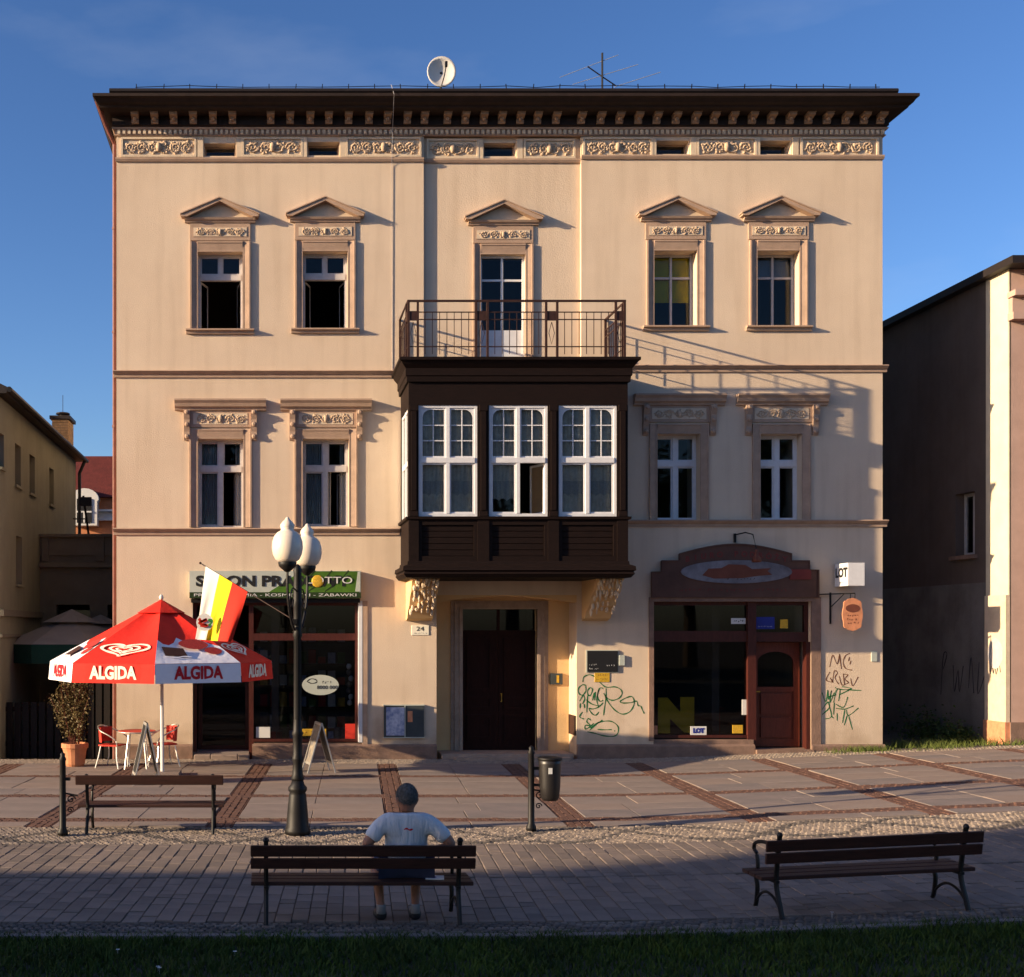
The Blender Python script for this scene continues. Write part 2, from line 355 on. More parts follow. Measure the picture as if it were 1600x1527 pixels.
# ================================================================== ground
def sheet(xs, ys, dz):
    mb = MB()
    for b in ys:
        for a in xs: mb.v.append((a, b, g(a, b)+dz))
    n = len(xs)
    for j in range(len(ys)-1):
        for i in range(n-1): mb.f.append((j*n+i, j*n+i+1, (j+1)*n+i+1, (j+1)*n+i))
    return mb
def rng(a, b, st):
    k = max(1, int(round((b-a)/st))); return [a+(b-a)*i/k for i in range(k+1)]
big = [-900, -400, -200, -100, -60]+rng(-40, 40, 1.0)+[60, 100, 200, 400, 900]
single('ground', sheet(big, [-900, -300, -100, -50]+rng(-20, 60, 1.0)+[80, 150, 400, 900], -0.11), 'earth', kind='structure')
plaza = single('plaza', sheet(rng(-14, 24, 0.5), rng(16.3, 25.0, 0.5), -0.03), 'joint', kind='structure')
street = single('street', sheet(rng(-14, 24, 0.5), rng(10.46, 16.3, 0.5), -0.03), 'joint', kind='structure')
lawn = single('lawn_soil', sheet(rng(-14, 24, 0.5), rng(-4, 10.34, 0.5), -0.02), 'earth', kind='structure')
SH = 0.07                                          # the paving runs a few degrees off the facade
def tile_mb(lx, ly, h=0.07, c=0.008, shear=SH):
    mb = MB(); X, Y = lx/2, ly/2
    def ring(i, z): return [(sx*(X-i)+shear*sy*(Y-i), sy*(Y-i), z) for sx, sy in ((-1,-1),(1,-1),(1,1),(-1,1))]
    mb.v = ring(0, -h)+ring(0, -c)+ring(c, 0)
    for k in range(4):
        e = (k+1) % 4; mb.f += [(k, e, 4+e, 4+k), (4+k, 4+e, 8+e, 8+k)]
    mb.f.append((8, 9, 10, 11)); return mb
TILES = {}
def place_tile(name, x, y, lx, ly, m, parent, dz=0.0, h=0.07, c=0.004, tilt=0.004):
    key = (round(lx, 2), round(ly, 2), m, h)
    if key not in TILES: TILES[key] = tile_mb(key[0], key[1], h, c).mesh(name, M[m])
    o = bpy.data.objects.new(name, TILES[key]); COL.objects.link(o); o.parent = parent
    e = 0.05; gx = (g(x+e, y)-g(x-e, y))/(2*e); gy = (g(x, y+e)-g(x, y-e))/(2*e)
    o.location = (x, y, g(x, y)+dz); o.rotation_euler = (gy+rnd.uniform(-tilt, tilt), -gx+rnd.uniform(-tilt, tilt), 0)
    return o
def add_tile(mb, x, y, lx, ly, dz=0.0, c=0.008, h=0.05, rot=0.0, shear=SH):
    t = tile_mb(lx, ly, h, c, shear); n = len(mb.v); cs, sn = math.cos(rot), math.sin(rot)
    for a, b, z in t.v:
        px, py = x+a*cs-b*sn, y+a*sn+b*cs; mb.v.append((px, py, g(px, py)+z+dz))
    mb.f += [tuple(n+i for i in q) for q in t.f]
def band_x(k, Y): return -0.31+2.5*k+SH*(Y-23)
# large granite slabs between bands of brick
rows = [(22.13, 24.0), (19.53, 21.77), (17.08, 19.17), (16.34, 16.72)]
for k in range(-3, 8):
    for (ya, yb) in rows:
        nr = 1 if yb-ya < 1 else 3
        cuts = [ya+(yb-ya)*(i/nr)+(rnd.uniform(-.12, .12) if 0 < i < nr else 0) for i in range(nr+1)]
        for i in range(nr):
            a, b = cuts[i], cuts[i+1]; ym = (a+b)/2
            xl, xr = band_x(k, ym)+0.19, band_x(k+1, ym)-0.19
            sp_ = xl+(xr-xl)*rnd.choice((0.38, 0.5, 0.5, 0.62))
            for p, q in ((xl, sp_), (sp_, xr)):
                place_tile('slab', (p+q)/2, ym, q-p-0.012, b-a-0.012, rnd.choice(('slab', 'slab', 'slab2', 'slab3')), plaza, dz=rnd.uniform(-.004, .003))
bk = MB()
for k in range(-3, 9):
    y = 16.35
    while y < 24.0:
        for j in range(3):
            add_tile(bk, band_x(k, y)+(-0.105+0.105*j), y+(0.05 if j == 1 else 0), 0.097, 0.095, dz=rnd.uniform(-.012, 0))
        for s in (-1, 1): add_tile(bk, band_x(k, y)+s*0.172, y, 0.022, 0.1, dz=-0.006)
        y += 0.104
for yc in (16.9, 19.35, 21.95):
    x = -9.5
    while x < 19.5:
        [add_tile(bk, x+.05*(q % 2), yc-.13+q*.087, 0.1, 0.08, dz=rnd.uniform(-.014, 0)) for q in range(4)]; x += 0.106
part('brick_bands', bk, 'brick', plaza, kind='stuff')
# cobble strips with darker waves
cl, cd, cn = MB(), MB(), MB()
def cobbles(y0, y1, x0, x1, wave=True, main=None, c=0.011):
    main = main or cl
    ny = max(1, int((y1-y0)/0.07))
    for j in range(ny):
        y = y0+(j+.5)*(y1-y0)/ny; x = x0+(j % 2)*0.035
        while x < x1:
            ph = x*1.9; mid = (y0+y1)/2; amp = (y1-y0)*0.42
            dark = wave and (abs(y-(mid+amp*math.sin(ph))) < 0.10 or abs(y-(mid-amp*math.sin(ph+0.9))) < 0.085)
            s = rnd.uniform(.055, .068)
            add_tile(cd if dark else main, x+rnd.uniform(-.008, .008), y+rnd.uniform(-.008, .008), s, rnd.uniform(.054, .066), dz=rnd.uniform(-.01, .002), c=c, rot=rnd.uniform(-.25, .25), shear=0)
            x += 0.072
cobbles(14.97, 16.28, -5.5, 12.5); cobbles(10.5, 10.95, -4.2, 9.5, True, cn, 0.01); cobbles(24.03, 24.88, -6, 12.0, False); cobbles(24.05, 24.5, 12.0, 18.0, False)
part('cobbles_light', cl, 'cobble', street, kind='stuff'); part('cobbles_near', cn, 'cobble_n', street, kind='stuff'); part('cobbles_dark', cd, 'cobble_d', street, kind='stuff')
# long concrete pavers
pav = []
for (ya, yb) in ((10.97, 12.92), (12.96, 14.95)):
    k = 0; x = -4.6
    while x < 10.6:
        y = ya-rnd.uniform(0, .3)
        while y < yb-0.05:
            L = rnd.choice((0.16, 0.31, 0.31, 0.46, 0.46)); a, b = max(y, ya), min(y+L, yb)
            if b-a > 0.06: pav.append((x+SH*((a+b)/2-12), (a+b)/2, 0.152, round((b-a)/0.05)*0.05-0.006))
            y += L
        x += 0.158
def seen(p): return -0.02 < (430+p[0]*1850/p[1])/1600 < 1.02
pav.sort(key=lambda p: (not seen(p), p[1]))
rest = MB(); rest2 = MB()
for i, (x, y, lx, ly) in enumerate(pav):
    if ly < 0.04: continue
    if i < 300: place_tile('paver', x, y, lx, ly, rnd.choice(('paver', 'paver', 'paver2')), street, dz=rnd.uniform(-.005, .004), tilt=0.008)
    else: add_tile(rest if rnd.random() < .66 else rest2, x, y, lx, ly, dz=rnd.uniform(-.005, .004))
part('pavers', rest, 'paver', street, kind='stuff'); part('pavers_dark', rest2, 'paver2', street, kind='stuff')
for i in range(16):
    place_tile('kerb_stone', -4.4+i*1.0, 10.41, 0.985, 0.09, 'slab3', street, dz=0.025, h=0.15)
# lawn
def blades(mb, x, y, z, h, lean=0.5, wd=0.006):
    a = rnd.uniform(0, 6.283); dx, dy = math.cos(a)*wd, math.sin(a)*wd
    lx, ly = rnd.gauss(0, lean)*h, rnd.gauss(0, lean)*h; n = len(mb.v)
    mb.v += [(x-dx, y-dy, z), (x+dx, y+dy, z), (x+lx*.4+dx*.7, y+ly*.4+dy*.7, z+h*.6), (x+lx*.4-dx*.7, y+ly*.4-dy*.7, z+h*.6), (x+lx, y+ly, z+h)]
    mb.f += [(n, n+1, n+2, n+3), (n+3, n+2, n+4)]
gm = MB()
for i in range(52000):
    y = 10.46-abs(rnd.gauss(0, 1.1)); x = rnd.uniform(-4.5, 9.5)
    if y < 5: continue
    h = rnd.uniform(.03, .085)*(1.25 if math.sin(x*2.3+y*3.1)+math.sin(x*5.1-y*2.2) > .6 else 1)
    blades(gm, x, y, g(x, y)-.02, h)
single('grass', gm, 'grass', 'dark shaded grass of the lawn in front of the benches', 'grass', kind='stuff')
for (px, py) in ((184, 1487), (367, 1490), (247, 1514), (249, 1516), (1300, 1440)):
    Y = 4995/(py-985+6); X = GX(px, Y); d = MB()
    d.tube([(X, Y, g(X, Y)-.02), (X, Y, g(X, Y)+.045)], .0015, 4)
    for q in range(8):
        t = q*math.pi/4; n = len(d.v); z = g(X, Y)+.047
        d.v += [(X, Y, z), (X+.016*math.cos(t-.3), Y+.016*math.sin(t-.3), z+.003), (X+.02*math.cos(t), Y+.02*math.sin(t), z+.004), (X+.016*math.cos(t+.3), Y+.016*math.sin(t+.3), z+.003)]
        d.f.append((n, n+1, n+2, n+3))
    single('daisy', d, 'offwhite', 'tiny white daisy in the shaded lawn', 'flower', org=(X, Y, g(X, Y)-.02), group='daisies in the lawn')
wm = MB()
for i in range(5500):
    x = rnd.uniform(11.4, 18.5); y = 25.0-abs(rnd.gauss(0, .32)) if x < 12.9 else rnd.uniform(24.2, 26.2)
    if math.sin(x*3.7)+math.sin(y*5+x) < -0.7: continue
    if x < 12.9 and y > 24.8: y = 24.8-rnd.uniform(0, .3)
    blades(wm, x, y, g(x, y)-.1, rnd.uniform(.1, .24), .5, .007)
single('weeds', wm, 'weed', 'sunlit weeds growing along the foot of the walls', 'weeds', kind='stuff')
# ================================================================== the town house
YW = 25.0; XL, XR = FX(182), FX(1379)
B = thing('town_house', 'three storey cream rendered town house with dark timber oriel and bracketed eaves', 'house', (4.7, 25.0, 0))
def P(name, mb, m, parent=None, **k): return part(name, mb, m, parent or B, **k)
ZM, ZT = FZ(577), FZ(203)              # top of the first floor, top of the wall
U = {}                                 # openings of the upper floor (x0, x1, z0, z1)
up = [(309, 379, 394, 515), (473, 543, 393, 514), (752, 822, 396, 562), (1022, 1089, 392, 510), (1183, 1249, 392, 510)]
at = [(319, 368, 224, 244), (481, 530, 222, 243), (757, 807, 221, 242), (1026, 1077, 220, 241), (1188, 1236, 220, 241)]
lo = [(309, 380, 686, 824), (473, 545, 686, 823), (1027, 1094, 678, 813), (1188, 1253, 678, 813)]
hole = lambda q: (FX(q[0]), FX(q[1]), FZ(q[3]), FZ(q[2]))
SL = (FX(301), FX(566), -0.3, FZ(939)); SR = (FX(1021), FX(1267), -0.3, FZ(940)); NI = (FX(682), FX(901), -0.3, FZ(930))
OR = (3.3, 6.35, FZ(868), FZ(645))
P('wall', wall(XL, XR, -0.3, ZM, YW, 0.8, [hole(q) for q in lo]+[SL, SR, NI, OR]), 'plaster')
xa, xb = FX(662), FX(908)
P('wall', wall(XL, xa, ZM, ZT, YW, 0.5, [hole(q) for q in up[:2]+at[:2]]), 'plaster')
P('wall', wall(xa, xb, ZM, ZT, YW+0.08, 0.42, [hole(q) for q in (up[2], at[2])]), 'plaster')
P('wall', wall(xb, XR, ZM, ZT, YW, 0.5, [hole(q) for q in up[3:]+at[3:]]), 'plaster')
YB = 36.0
sh = MB().box(XL, XL+0.4, YW+0.8, YB, -0.3, ZT).box(XR-0.4, XR, YW+0.8, YB, -0.3, ZT).box(XL, XR, YB-0.4, YB, -0.3, ZT)
P('side_wall', sh, 'plaster')
it = MB()
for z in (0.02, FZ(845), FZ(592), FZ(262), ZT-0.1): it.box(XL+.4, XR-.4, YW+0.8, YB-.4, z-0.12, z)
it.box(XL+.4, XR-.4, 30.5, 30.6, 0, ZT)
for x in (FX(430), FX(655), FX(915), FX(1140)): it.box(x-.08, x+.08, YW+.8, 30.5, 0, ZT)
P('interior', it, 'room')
# ---- eaves: one mitred timber cornice all round
def ring_loft(prof, x0, x1, y0, y1, back=True, side=1.0):
    mb = MB()
    for p, z in prof:
        yb = y1+p if back else y1
        s = p*side; mb.v += [(x0-s, y0-p, z), (x1+s, y0-p, z), (x1+s, yb, z), (x0-s, yb, z)]
    for i in range(len(prof)-1):
        for k in range(4):
            e = (k+1) % 4; mb.f.append((4*i+k, 4*i+e, 4*i+4+e, 4*i+4+k))
    mb.f.append((3, 2, 1, 0)); n = 4*(len(prof)-1); mb.f.append((n, n+1, n+2, n+3)); return mb
P('eaves', ring_loft([(0.07, 13.29), (0.13, 13.31), (0.13, 13.50), (0.36, 13.51), (0.50, 13.52), (0.52, 13.56), (0.60, 13.58), (0.66, 13.64), (0.72, 13.66), (0.72, 13.72)], XL, XR, YW, YB, side=.55), 'wood_eave')
P('bed_mould', ring_loft([(0.0, 13.13), (0.05, 13.13), (0.05, 13.15), (0.03, 13.15), (0.03, 13.245), (0.07, 13.25), (0.09, 13.289)], XL, XR, YW, YB), 'trim')
zt0, zt1 = 13.155, 13.24
dn = MB(); x = XL+0.03
while x < XR-0.05:
    dn.box(x, x+0.058, YW-0.075, YW-0.028, zt0, zt1); x += 0.108
P('dentils', dn, 'panel', kind='stuff')
mods = [210.5, 241, 271, 301.6, 332.6, 363, 423, 453.5, 485, 514, 545, 577, 606, 637, 664, 699.7, 728, 756.7, 785, 814, 841, 870, 909.7, 940, 969.6, 999, 1028, 1058, 1088.6, 1117.7, 1147, 1177.5, 1207.5, 1237, 1266, 1295, 1324.5, 1353, 1379]
mm = MB().prism([(0, 0), (-.055, .0), (-.075, .05), (-.06, .08), (-.13, .1), (-.22, .12), (-.22, .165), (0, .165)], -.075, .075, 'x')
mm.blob((0, -.1, .07), (.045, .05, .05)); mm.box(-.085, .085, -.235, 0, .165, .185)
mme = mm.mesh('modillion', M['stucco_dk'])
for p in mods:
    o = bpy.data.objects.new('modillion', mme); COL.objects.link(o); o.parent = B
    o.location = (FX(430+(p-430)*24.75/25)-4.7, -0.125, 13.33)
P('roof', MB().prism([(24.34, 13.72), (24.32, 13.82), (30.5, 15.0), (36.3, 13.82), (36.3, 13.72)], XL-0.02, XR-0.08, 'x'), 'roof')
gt = MB().tube([(XL-0.05, 24.30, 13.77), (XR-0.05, 24.30, 13.77)], 0.05, 8); P('gutter', gt, 'roof')
wr = MB(); xs = [XL+.5+i*0.545 for i in range(30)]
for x in xs:
    if x < XR-.3: wr.tube([(x, 24.45, 13.82), (x+rnd.uniform(-.02, .02), 24.45, 13.98)], .012, 4)
wr.tube([(x+rnd.uniform(-.1, .1), 24.45, 13.93+rnd.uniform(-.025, .02)) for x in xs if x < XR-.2], .008, 4)
P('roof_rail', wr, 'iron')
# ---- frieze panels with scrollwork
def scroll(mb, x0, x1, z0, z1, y, n, r):
    zc = (z0+z1)/2; h = (z1-z0)*0.40; wdt = (x1-x0)/n
    for i in range(n):
        cx = x0+(i+.5)*wdt; s = 1 if i % 2 else -1; mir = 1 if i < n/2 else -1
        pts = []
        for k in range(15):
            t = k/14*3.3*math.pi; q = h*(1-k/16)
            pts.append((cx+mir*q*math.cos(t)*min(1.25, wdt/(2*h)), y-r*0.4-0.01*(k/14), zc+s*q*math.sin(t)))
        mb.tube(pts, [r*(1.0-.4*k/14) for k in range(15)], 5)
        for k in range(20):
            a = rnd.uniform(0, 6.28); d = rnd.uniform(.5, 1.05)
            mb.blob((cx+math.cos(a)*wdt*.5*d, y-r*.3, zc+math.sin(a)*h*d), (r*rnd.uniform(.9, 2.2), r*1.1, r*rnd.uniform(.8, 1.8)), 5, 3)
    mb.blob(((x0+x1)/2, y-r, zc), (h*.55, r*2.0, h*.9), 7, 4)
    return mb
fr = [(189, 307), (378, 473), (540, 658), (667, 749), (819, 900), (910, 1020), (1088, 1182), (1250, 1372)]
for i, (a, b) in enumerate(fr):
    yo = 0.08 if i in (3, 4) else 0.0
    x0, x1, z0, z1 = FX(a), FX(b), FZ(246.5), FZ(215.5)
    f = MB(); t = .045
    f.box(x0, x1, YW+yo-.045, YW+yo, z0, z0+t).box(x0, x1, YW+yo-.045, YW+yo, z1-t, z1).box(x0, x0+t, YW+yo-.045, YW+yo, z0+t, z1-t).box(x1-t, x1, YW+yo-.045, YW+yo, z0+t, z1-t)
    f.box(x0+t, x1-t, YW+yo-.012, YW+yo, z0+t, z1-t)
    o = P('frieze_panel', f, 'panel')
    P('relief', scroll(MB(), x0+.09, x1-.09, z0+.06, z1-.06, YW+yo-.01, 6 if b-a > 100 else 4, .024), 'relief', o, smooth=True)
def run(prof, x0, x1, y):          # a moulding along the facade, prof = (projection, z)
    return MB().prism([(y-p, z) for p, z in prof], x0, x1, 'x')
def string(x0, x1, ytop, y=YW, h=0.14):
    z = FZ(ytop)
    return run([(-.02, z-h), (.03, z-h), (.035, z-h*.55), (.06, z-h*.5), (.10, z-h*.2), (.115, z-.02), (.10, z), (-.02, z+.015)], x0, x1, y)
for (x0, x1, yy, yo) in ((XL-.02, xa, 247.5, 0), (xa, xb, 247, .08), (xb, XR+.02, 243.5, 0)):
    P('string_course', run([(-.02, FZ(yy+6)), (.03, FZ(yy+6)), (.055, FZ(yy+2.5)), (.055, FZ(yy)), (-.02, FZ(yy))], x0, x1, YW+yo), 'trim')
P('string_course', string(XL-.06, 2.6, 580), 'trim'); P('string_course', string(7.03, XR+.08, 571.5), 'trim')
P('string_course', string(XL-.06, 2.62, 826), 'trim'); P('string_course', string(7.02, XR+.08, 813), 'trim')
# ---- windows
def sash_frame(mb, x0, x1, z0, z1, y, fw, d=.05, cols=1, rows=1, bar=.022):
    mb.box(x0, x1, y, y+d, z0, z0+fw).box(x0, x1, y, y+d, z1-fw, z1).box(x0, x0+fw, y, y+d, z0+fw, z1-fw).box(x1-fw, x1, y, y+d, z0+fw, z1-fw)
    ix0, ix1, iz0, iz1 = x0+fw, x1-fw, z0+fw, z1-fw; cells = []
    cw = (ix1-ix0)/cols; rh = (iz1-iz0)/rows
    for i in range(1, cols): mb.box(ix0+cw*i-bar/2, ix0+cw*i+bar/2, y+.008, y+d-.008, iz0, iz1)
    for j in range(1, rows):
        for i in range(cols): mb.box(ix0+cw*i+(bar/2 if i else 0), ix0+cw*(i+1)-(bar/2 if i < cols-1 else 0), y+.01, y+d-.01, iz0+rh*j-bar/2, iz0+rh*j+bar/2)
    for i in range(cols):
        for j in range(rows): cells.append((ix0+cw*i, ix0+cw*(i+1), iz0+rh*j, iz0+rh*(j+1), y+d/2))
    return cells
def panes(win, cells, m='glass'):
    for a, b, c, d, y in cells: part('pane', MB().box(a-.004, b+.004, y-.003, y+.003, c-.004, d+.004), m, win)
def curtain(win, x0, x1, z0, z1, y, m='curtain', amp=.025, n=9):
    mb = MB(); k = n*4
    for i in range(k+1):
        x = x0+(x1-x0)*i/k; yy = y+amp*math.sin(i*math.pi/2+rnd.uniform(-.3, .3))
        mb.v += [(x, yy, z0), (x, yy, z1)]
    mb.f = [(2*i, 2*i+2, 2*i+3, 2*i+1) for i in range(k)]
    return part('curtain', mb, m, win, smooth=True)
def casement(win, x0, x1, z0, z1, y, ang, hinge, m='white'):
    """an opened casement swung inwards"""
    mb = MB(); cells = sash_frame(mb, 0, x1-x0, z0, z1, 0, .045, .035)
    pb = MB()
    for a, b, c, d, yy in cells: pb.box(a, b, yy-.003, yy+.003, c, d)
    def sw(p):
        s = 1 if hinge == 'l' else -1; hx = x0 if hinge == 'l' else x1
        return Vector((hx+s*(p.x*math.cos(ang)-0*p.y), y+p.x*math.sin(ang)+p.y, p.z))
    part('casement', mb.xf(sw), m, win); part('pane', pb.xf(sw), 'glass', win)
def win(q, depth, m, trans, kind):
    x0, x1, z0, z1 = hole(q); y = YW+depth; mb = MB(); cells = []; xm = (x0+x1)/2; zt = z0+(z1-z0)*trans
    fw = .045
    mb.box(x0-.02, x0+fw, y-.02, y+.07, z0-.02, z1+.02).box(x1-fw, x1+.02, y-.02, y+.07, z0-.02, z1+.02).box(x0+fw, x1-fw, y-.02, y+.07, z1-fw, z1+.02).box(x0+fw, x1-fw, y-.02, y+.07, z0-.02, z0+fw)
    if kind != 'cross':
        mb.box(x0+fw, x1-fw, y-.035, y+.07, zt-.06, zt+.06)
    a, b = x0+fw, x1-fw
    if kind == 'open':
        mb.box(xm-.03, xm+.03, y-.02, y+.06, zt+.06, z1-fw)
        for p, r in ((a, xm-.03), (xm+.03, b)): cells += sash_frame(mb, p, r, zt+.06, z1-fw, y, .03)
    elif kind == 'four':
        mb.box(xm-.05, xm+.05, y-.03, y+.07, z0+fw, zt-.06).box(xm-.05, xm+.05, y-.03, y+.07, zt+.06, z1-fw)
        for p, r in ((a, xm-.05), (xm+.05, b)):
            cells += sash_frame(mb, p, r, zt+.06, z1-fw, y, .03)
        cells += sash_frame(mb, a, xm-.05, z0+fw, zt-.06, y, .03)
    else:
        mb.box(xm-.022, xm+.022, y-.01, y+.06, z0+fw, z1-fw)
        for p, r in ((a, xm-.022), (xm+.022, b)):
            mb.box(p, r, y, y+.05, zt-.022, zt+.022); cells += [(p, r, z0+fw, zt-.022, y+.03), (p, r, zt+.022, z1-fw, y+.03)]
    W = P('window', mb, m); panes(W, cells)
    if kind == 'open':
        casement(W, a, xm, z0+fw, zt-.06, y+.04, 1.25, 'l', m); casement(W, xm, b, z0+fw, zt-.06, y+.04, 1.35, 'r', m)
    return W, (a, b, xm, z0+fw, z1-fw, zt, y)
def surround(q, wpx=12, top=16, y=YW):
    x0, x1, z0, z1 = hole(q); t = wpx/74; tp = top/74; mb = MB()
    s0, s1 = x0-t, x1+t
    for s, a, b in ((1, s0, x0), (-1, s1, x1)):       # splayed jambs
        mb.prism([(a, y+.01), (a, y-.05), (a+s*.035, y-.05), (a+s*.04, y-.038), (b-s*.03, y-.012), (b-s*.03, y-.02), (b, y-.02), (b, y+.01)], z0, z1+tp, 'z')
    mb.prism([(y+.01, z1+tp), (y-.05, z1+tp), (y-.05, z1+tp-.035), (y-.038, z1+tp-.04), (y-.012, z1+.03), (y-.02, z1+.03), (y-.02, z1), (y+.01, z1)], x0, x1, 'x')
    return mb
def sill(q, y, px=9, h=8, p=.11):
    x0, x1, z0, z1 = hole(q); e = 18/74
    return run([(-.02, z0-.10), (.05, z0-.10), (.06, z0-.05), (p, z0-.035), (p, z0-.005), (-.02, z0+.008)], x0-e, x1+e, y)
for i, q in enumerate(up):
    y = YW+(.08 if i == 2 else 0); x0, x1, z0, z1 = hole(q); xm = (x0+x1)/2
    st = surround(q, 12, 16, y)
    if i == 2: st = surround((q[0], q[1], q[2], 560), 12, 16, y)
    P('window_surround', st, 'trim')
    if i != 2: P('sill', sill(q, y), 'trim')
    # frieze above the opening
    zf0, zf1 = z1+17.5/74, z1+45/74; hw = 47/74
    f = MB().box(xm-hw, xm+hw, y-.03, y+.005, zf0, zf1).box(xm-hw+.06, xm+hw-.06, y-.036, y-.029, zf0+.07, zf1-.09)
    o = P('window_frieze', f, 'trim')
    P('frieze_field', MB().box(xm-hw+.075, xm+hw-.075, y-.041, y-.035, zf0+.085, zf1-.105), 'panel', o)
    P('relief', scroll(MB(), xm-hw+.12, xm+hw-.12, zf0+.085, zf1-.105, y-.04, 5, .013), 'relief', o, smooth=True)
    # pediment
    zb = zf1; hb = 55/74; ap = zb+33/74; tip = 60/74
    c = run([(-.02, zb), (.05, zb), (.06, zb+.03), (.09, zb+.05), (.11, zb+.09), (-.02, zb+.09)], xm-hb, xm+hb, y)
    pe = P('pediment', c, 'trim')
    rk = MB(); 
    for s in (-1, 1):
        a0 = [(xm+s*tip, zb+.09), (xm+s*tip, zb+.13), (xm, ap+.03), (xm, ap-.035), (xm+s*(tip-.12), zb+.09)]
        rk.prism(a0, y-.17, y, 'y')
        rk.prism([(xm+s*(tip+.02), zb+.131), (xm+s*(tip+.02), zb+.155), (xm, ap+.055), (xm, ap+.031)], y-.19, y, 'y')
    P('raking_cornice', rk, 'trim', pe)
    P('tympanum', MB().prism([(xm-tip+.13, zb+.09), (xm+tip-.13, zb+.09), (xm, ap-.04)], y-.02, y+.005, 'y'), 'panel', pe)
    if i < 2: W, d = win(q, .20, M['whitegrey'], .70, 'open')
    elif i == 2:
        W, d = win(q, .20, M['white'], .77, 'cross')
        P('door_panel', MB().box(d[0], d[1], d[6]-.005, d[6]+.055, d[3], d[3]+.62), 'white', W)
    else:
        W, d = win(q, .30, M['whitegrey'], .69, 'cross')
        if i == 3: curtain(W, d[0], d[1], d[3]+.55, d[4], d[6]+.075, 'yellow', .004, 4)
        else: curtain(W, d[0], d[1], d[5], d[4], d[6]+.12, 'curtain', .006, 4)
for i, q in enumerate(at):
    x0, x1, z0, z1 = hole(q); yo = .08 if i == 2 else 0
    mb = MB(); cells = sash_frame(mb, x0+.0, x1-.0, z0, z1-.0, YW+.22, .035)
    W = P('attic_window', mb, 'trim'); panes(W, cells)
    for s, e in ((x0-.14, x0-.02), (x1+.02, x1+.14)): P('window_surround', MB().box(s, e, YW+yo-.04, YW+yo+.005, FZ(246.5), FZ(215.5)), 'panel')
for i, q in enumerate(lo):
    x0, x1, z0, z1 = hole(q); xm = (x0+x1)/2
    P('window_surround', surround(q, 13, 15), 'trim')
    zf0, zf1 = z1+18/74, z1+44/74; hw = 49/74
    o = P('window_frieze', MB().box(xm-hw, xm+hw, YW-.03, YW+.005, zf0, zf1), 'trim')
    P('frieze_field', MB().box(xm-hw+.09, xm+hw-.09, YW-.036, YW-.029, zf0+.06, zf1-.06), 'panel', o)
    P('relief', scroll(MB(), xm-hw+.14, xm+hw-.14, zf0+.06, zf1-.06, YW-.034, 5, .013), 'relief', o, smooth=True)
    zc = zf1; hc = 71/74
    P('hood', run([(-.02, zc), (.06, zc), (.08, zc+.05), (.12, zc+.07), (.14, zc+.14), (.18, zc+.19), (.18, zc+.225), (-.02, zc+.235)], xm-hc, xm+hc, YW), 'trim')
    for s in (-1, 1):
        xc = xm+s*(hw+.045)
        k = MB().prism([(YW, zc), (YW-.13, zc), (YW-.14, zc-.08), (YW-.09, zc-.2), (YW-.1, zc-.32), (YW-.06, zc-.45), (YW-.07, zc-.56), (YW-.03, zc-.63), (YW, zc-.63)], xc-.06, xc+.06, 'x')
        for (dy, dz) in ((-.135, -.05), (-.1, -.3), (-.07, -.55)): k.blob((xc, YW+dy, zc+dz), (.045, .035, .05))
        P('bracket', k, 'trim')
    W, d = win(q, .20 if i < 2 else .26, M['whitegrey'] if i < 2 else M['white'], .67, 'four')
    a, b, xm, zb, zt_, zt, y = d
    if i < 2:
        curtain(W, a, xm, zb, zt_, y+.13); curtain(W, xm+.02, xm+.12 if i else xm+.05, zb, zt, y+.14, n=2); curtain(W, b-.13, b, zb, zt_, y+.14, n=3)
        casement(W, xm+.05, b, zb, zt-.06, y+.04, 1.1, 'r', M['whitegrey'])
    else:
        mb = MB(); cc = sash_frame(mb, xm+.05, b, zb, zt-.06, y, .03); o = P('casement', mb, 'white', W)
        for c_ in cc: part('pane', MB().box(c_[0], c_[1], c_[4]-.003, c_[4]+.003, c_[2], c_[3]), 'glass', W)
# ---- plinth
pl = MB()
for (x0, x1) in ((XL-.03, SL[0]), (FX(394), NI[0]), (NI[1], FX(1178)), (SR[1], XR+.03)):
    pl.prism([(24.93, -.3), (24.93, FZ(1163)-.04), (24.97, FZ(1163)), (25.01, FZ(1163)), (25.01, -.3)], x0, x1, 'x')
P('plinth', pl, 'plinth')
P('plinth', MB().box(FX(396), SL[1], 25.01, 25.3, -.3, FZ(1162)), 'plinth'); P('plinth', MB().box(SR[0], FX(1178), 25.01, 25.3, -.3, FZ(1154)-.03), 'plinth')
# ---- downpipe at the left corner, lightning wire
dp = MB().tube([(XL-.055, 25.12, -.1), (XL-.055, 25.12, 13.0), (XL-.2, 24.9, 13.3), (XL-.36, 24.5, 13.7)], .045, 8)
for z in (2.2, 4.9, 7.0, 9.0, 11.2): dp.lathe([(.055, 0), (.055, .05)], XL-.055, 25.12, z, 8)
P('downpipe', dp, 'pipe')
P('lightning_wire', MB().tube([(FX(606), 24.3, 13.9), (FX(610), 24.24, 13.68), (FX(612), 24.8, 13.2), (FX(612), 24.985, 12.5), (FX(613), 24.992, FZ(582))], .006, 4), 'whitegrey')
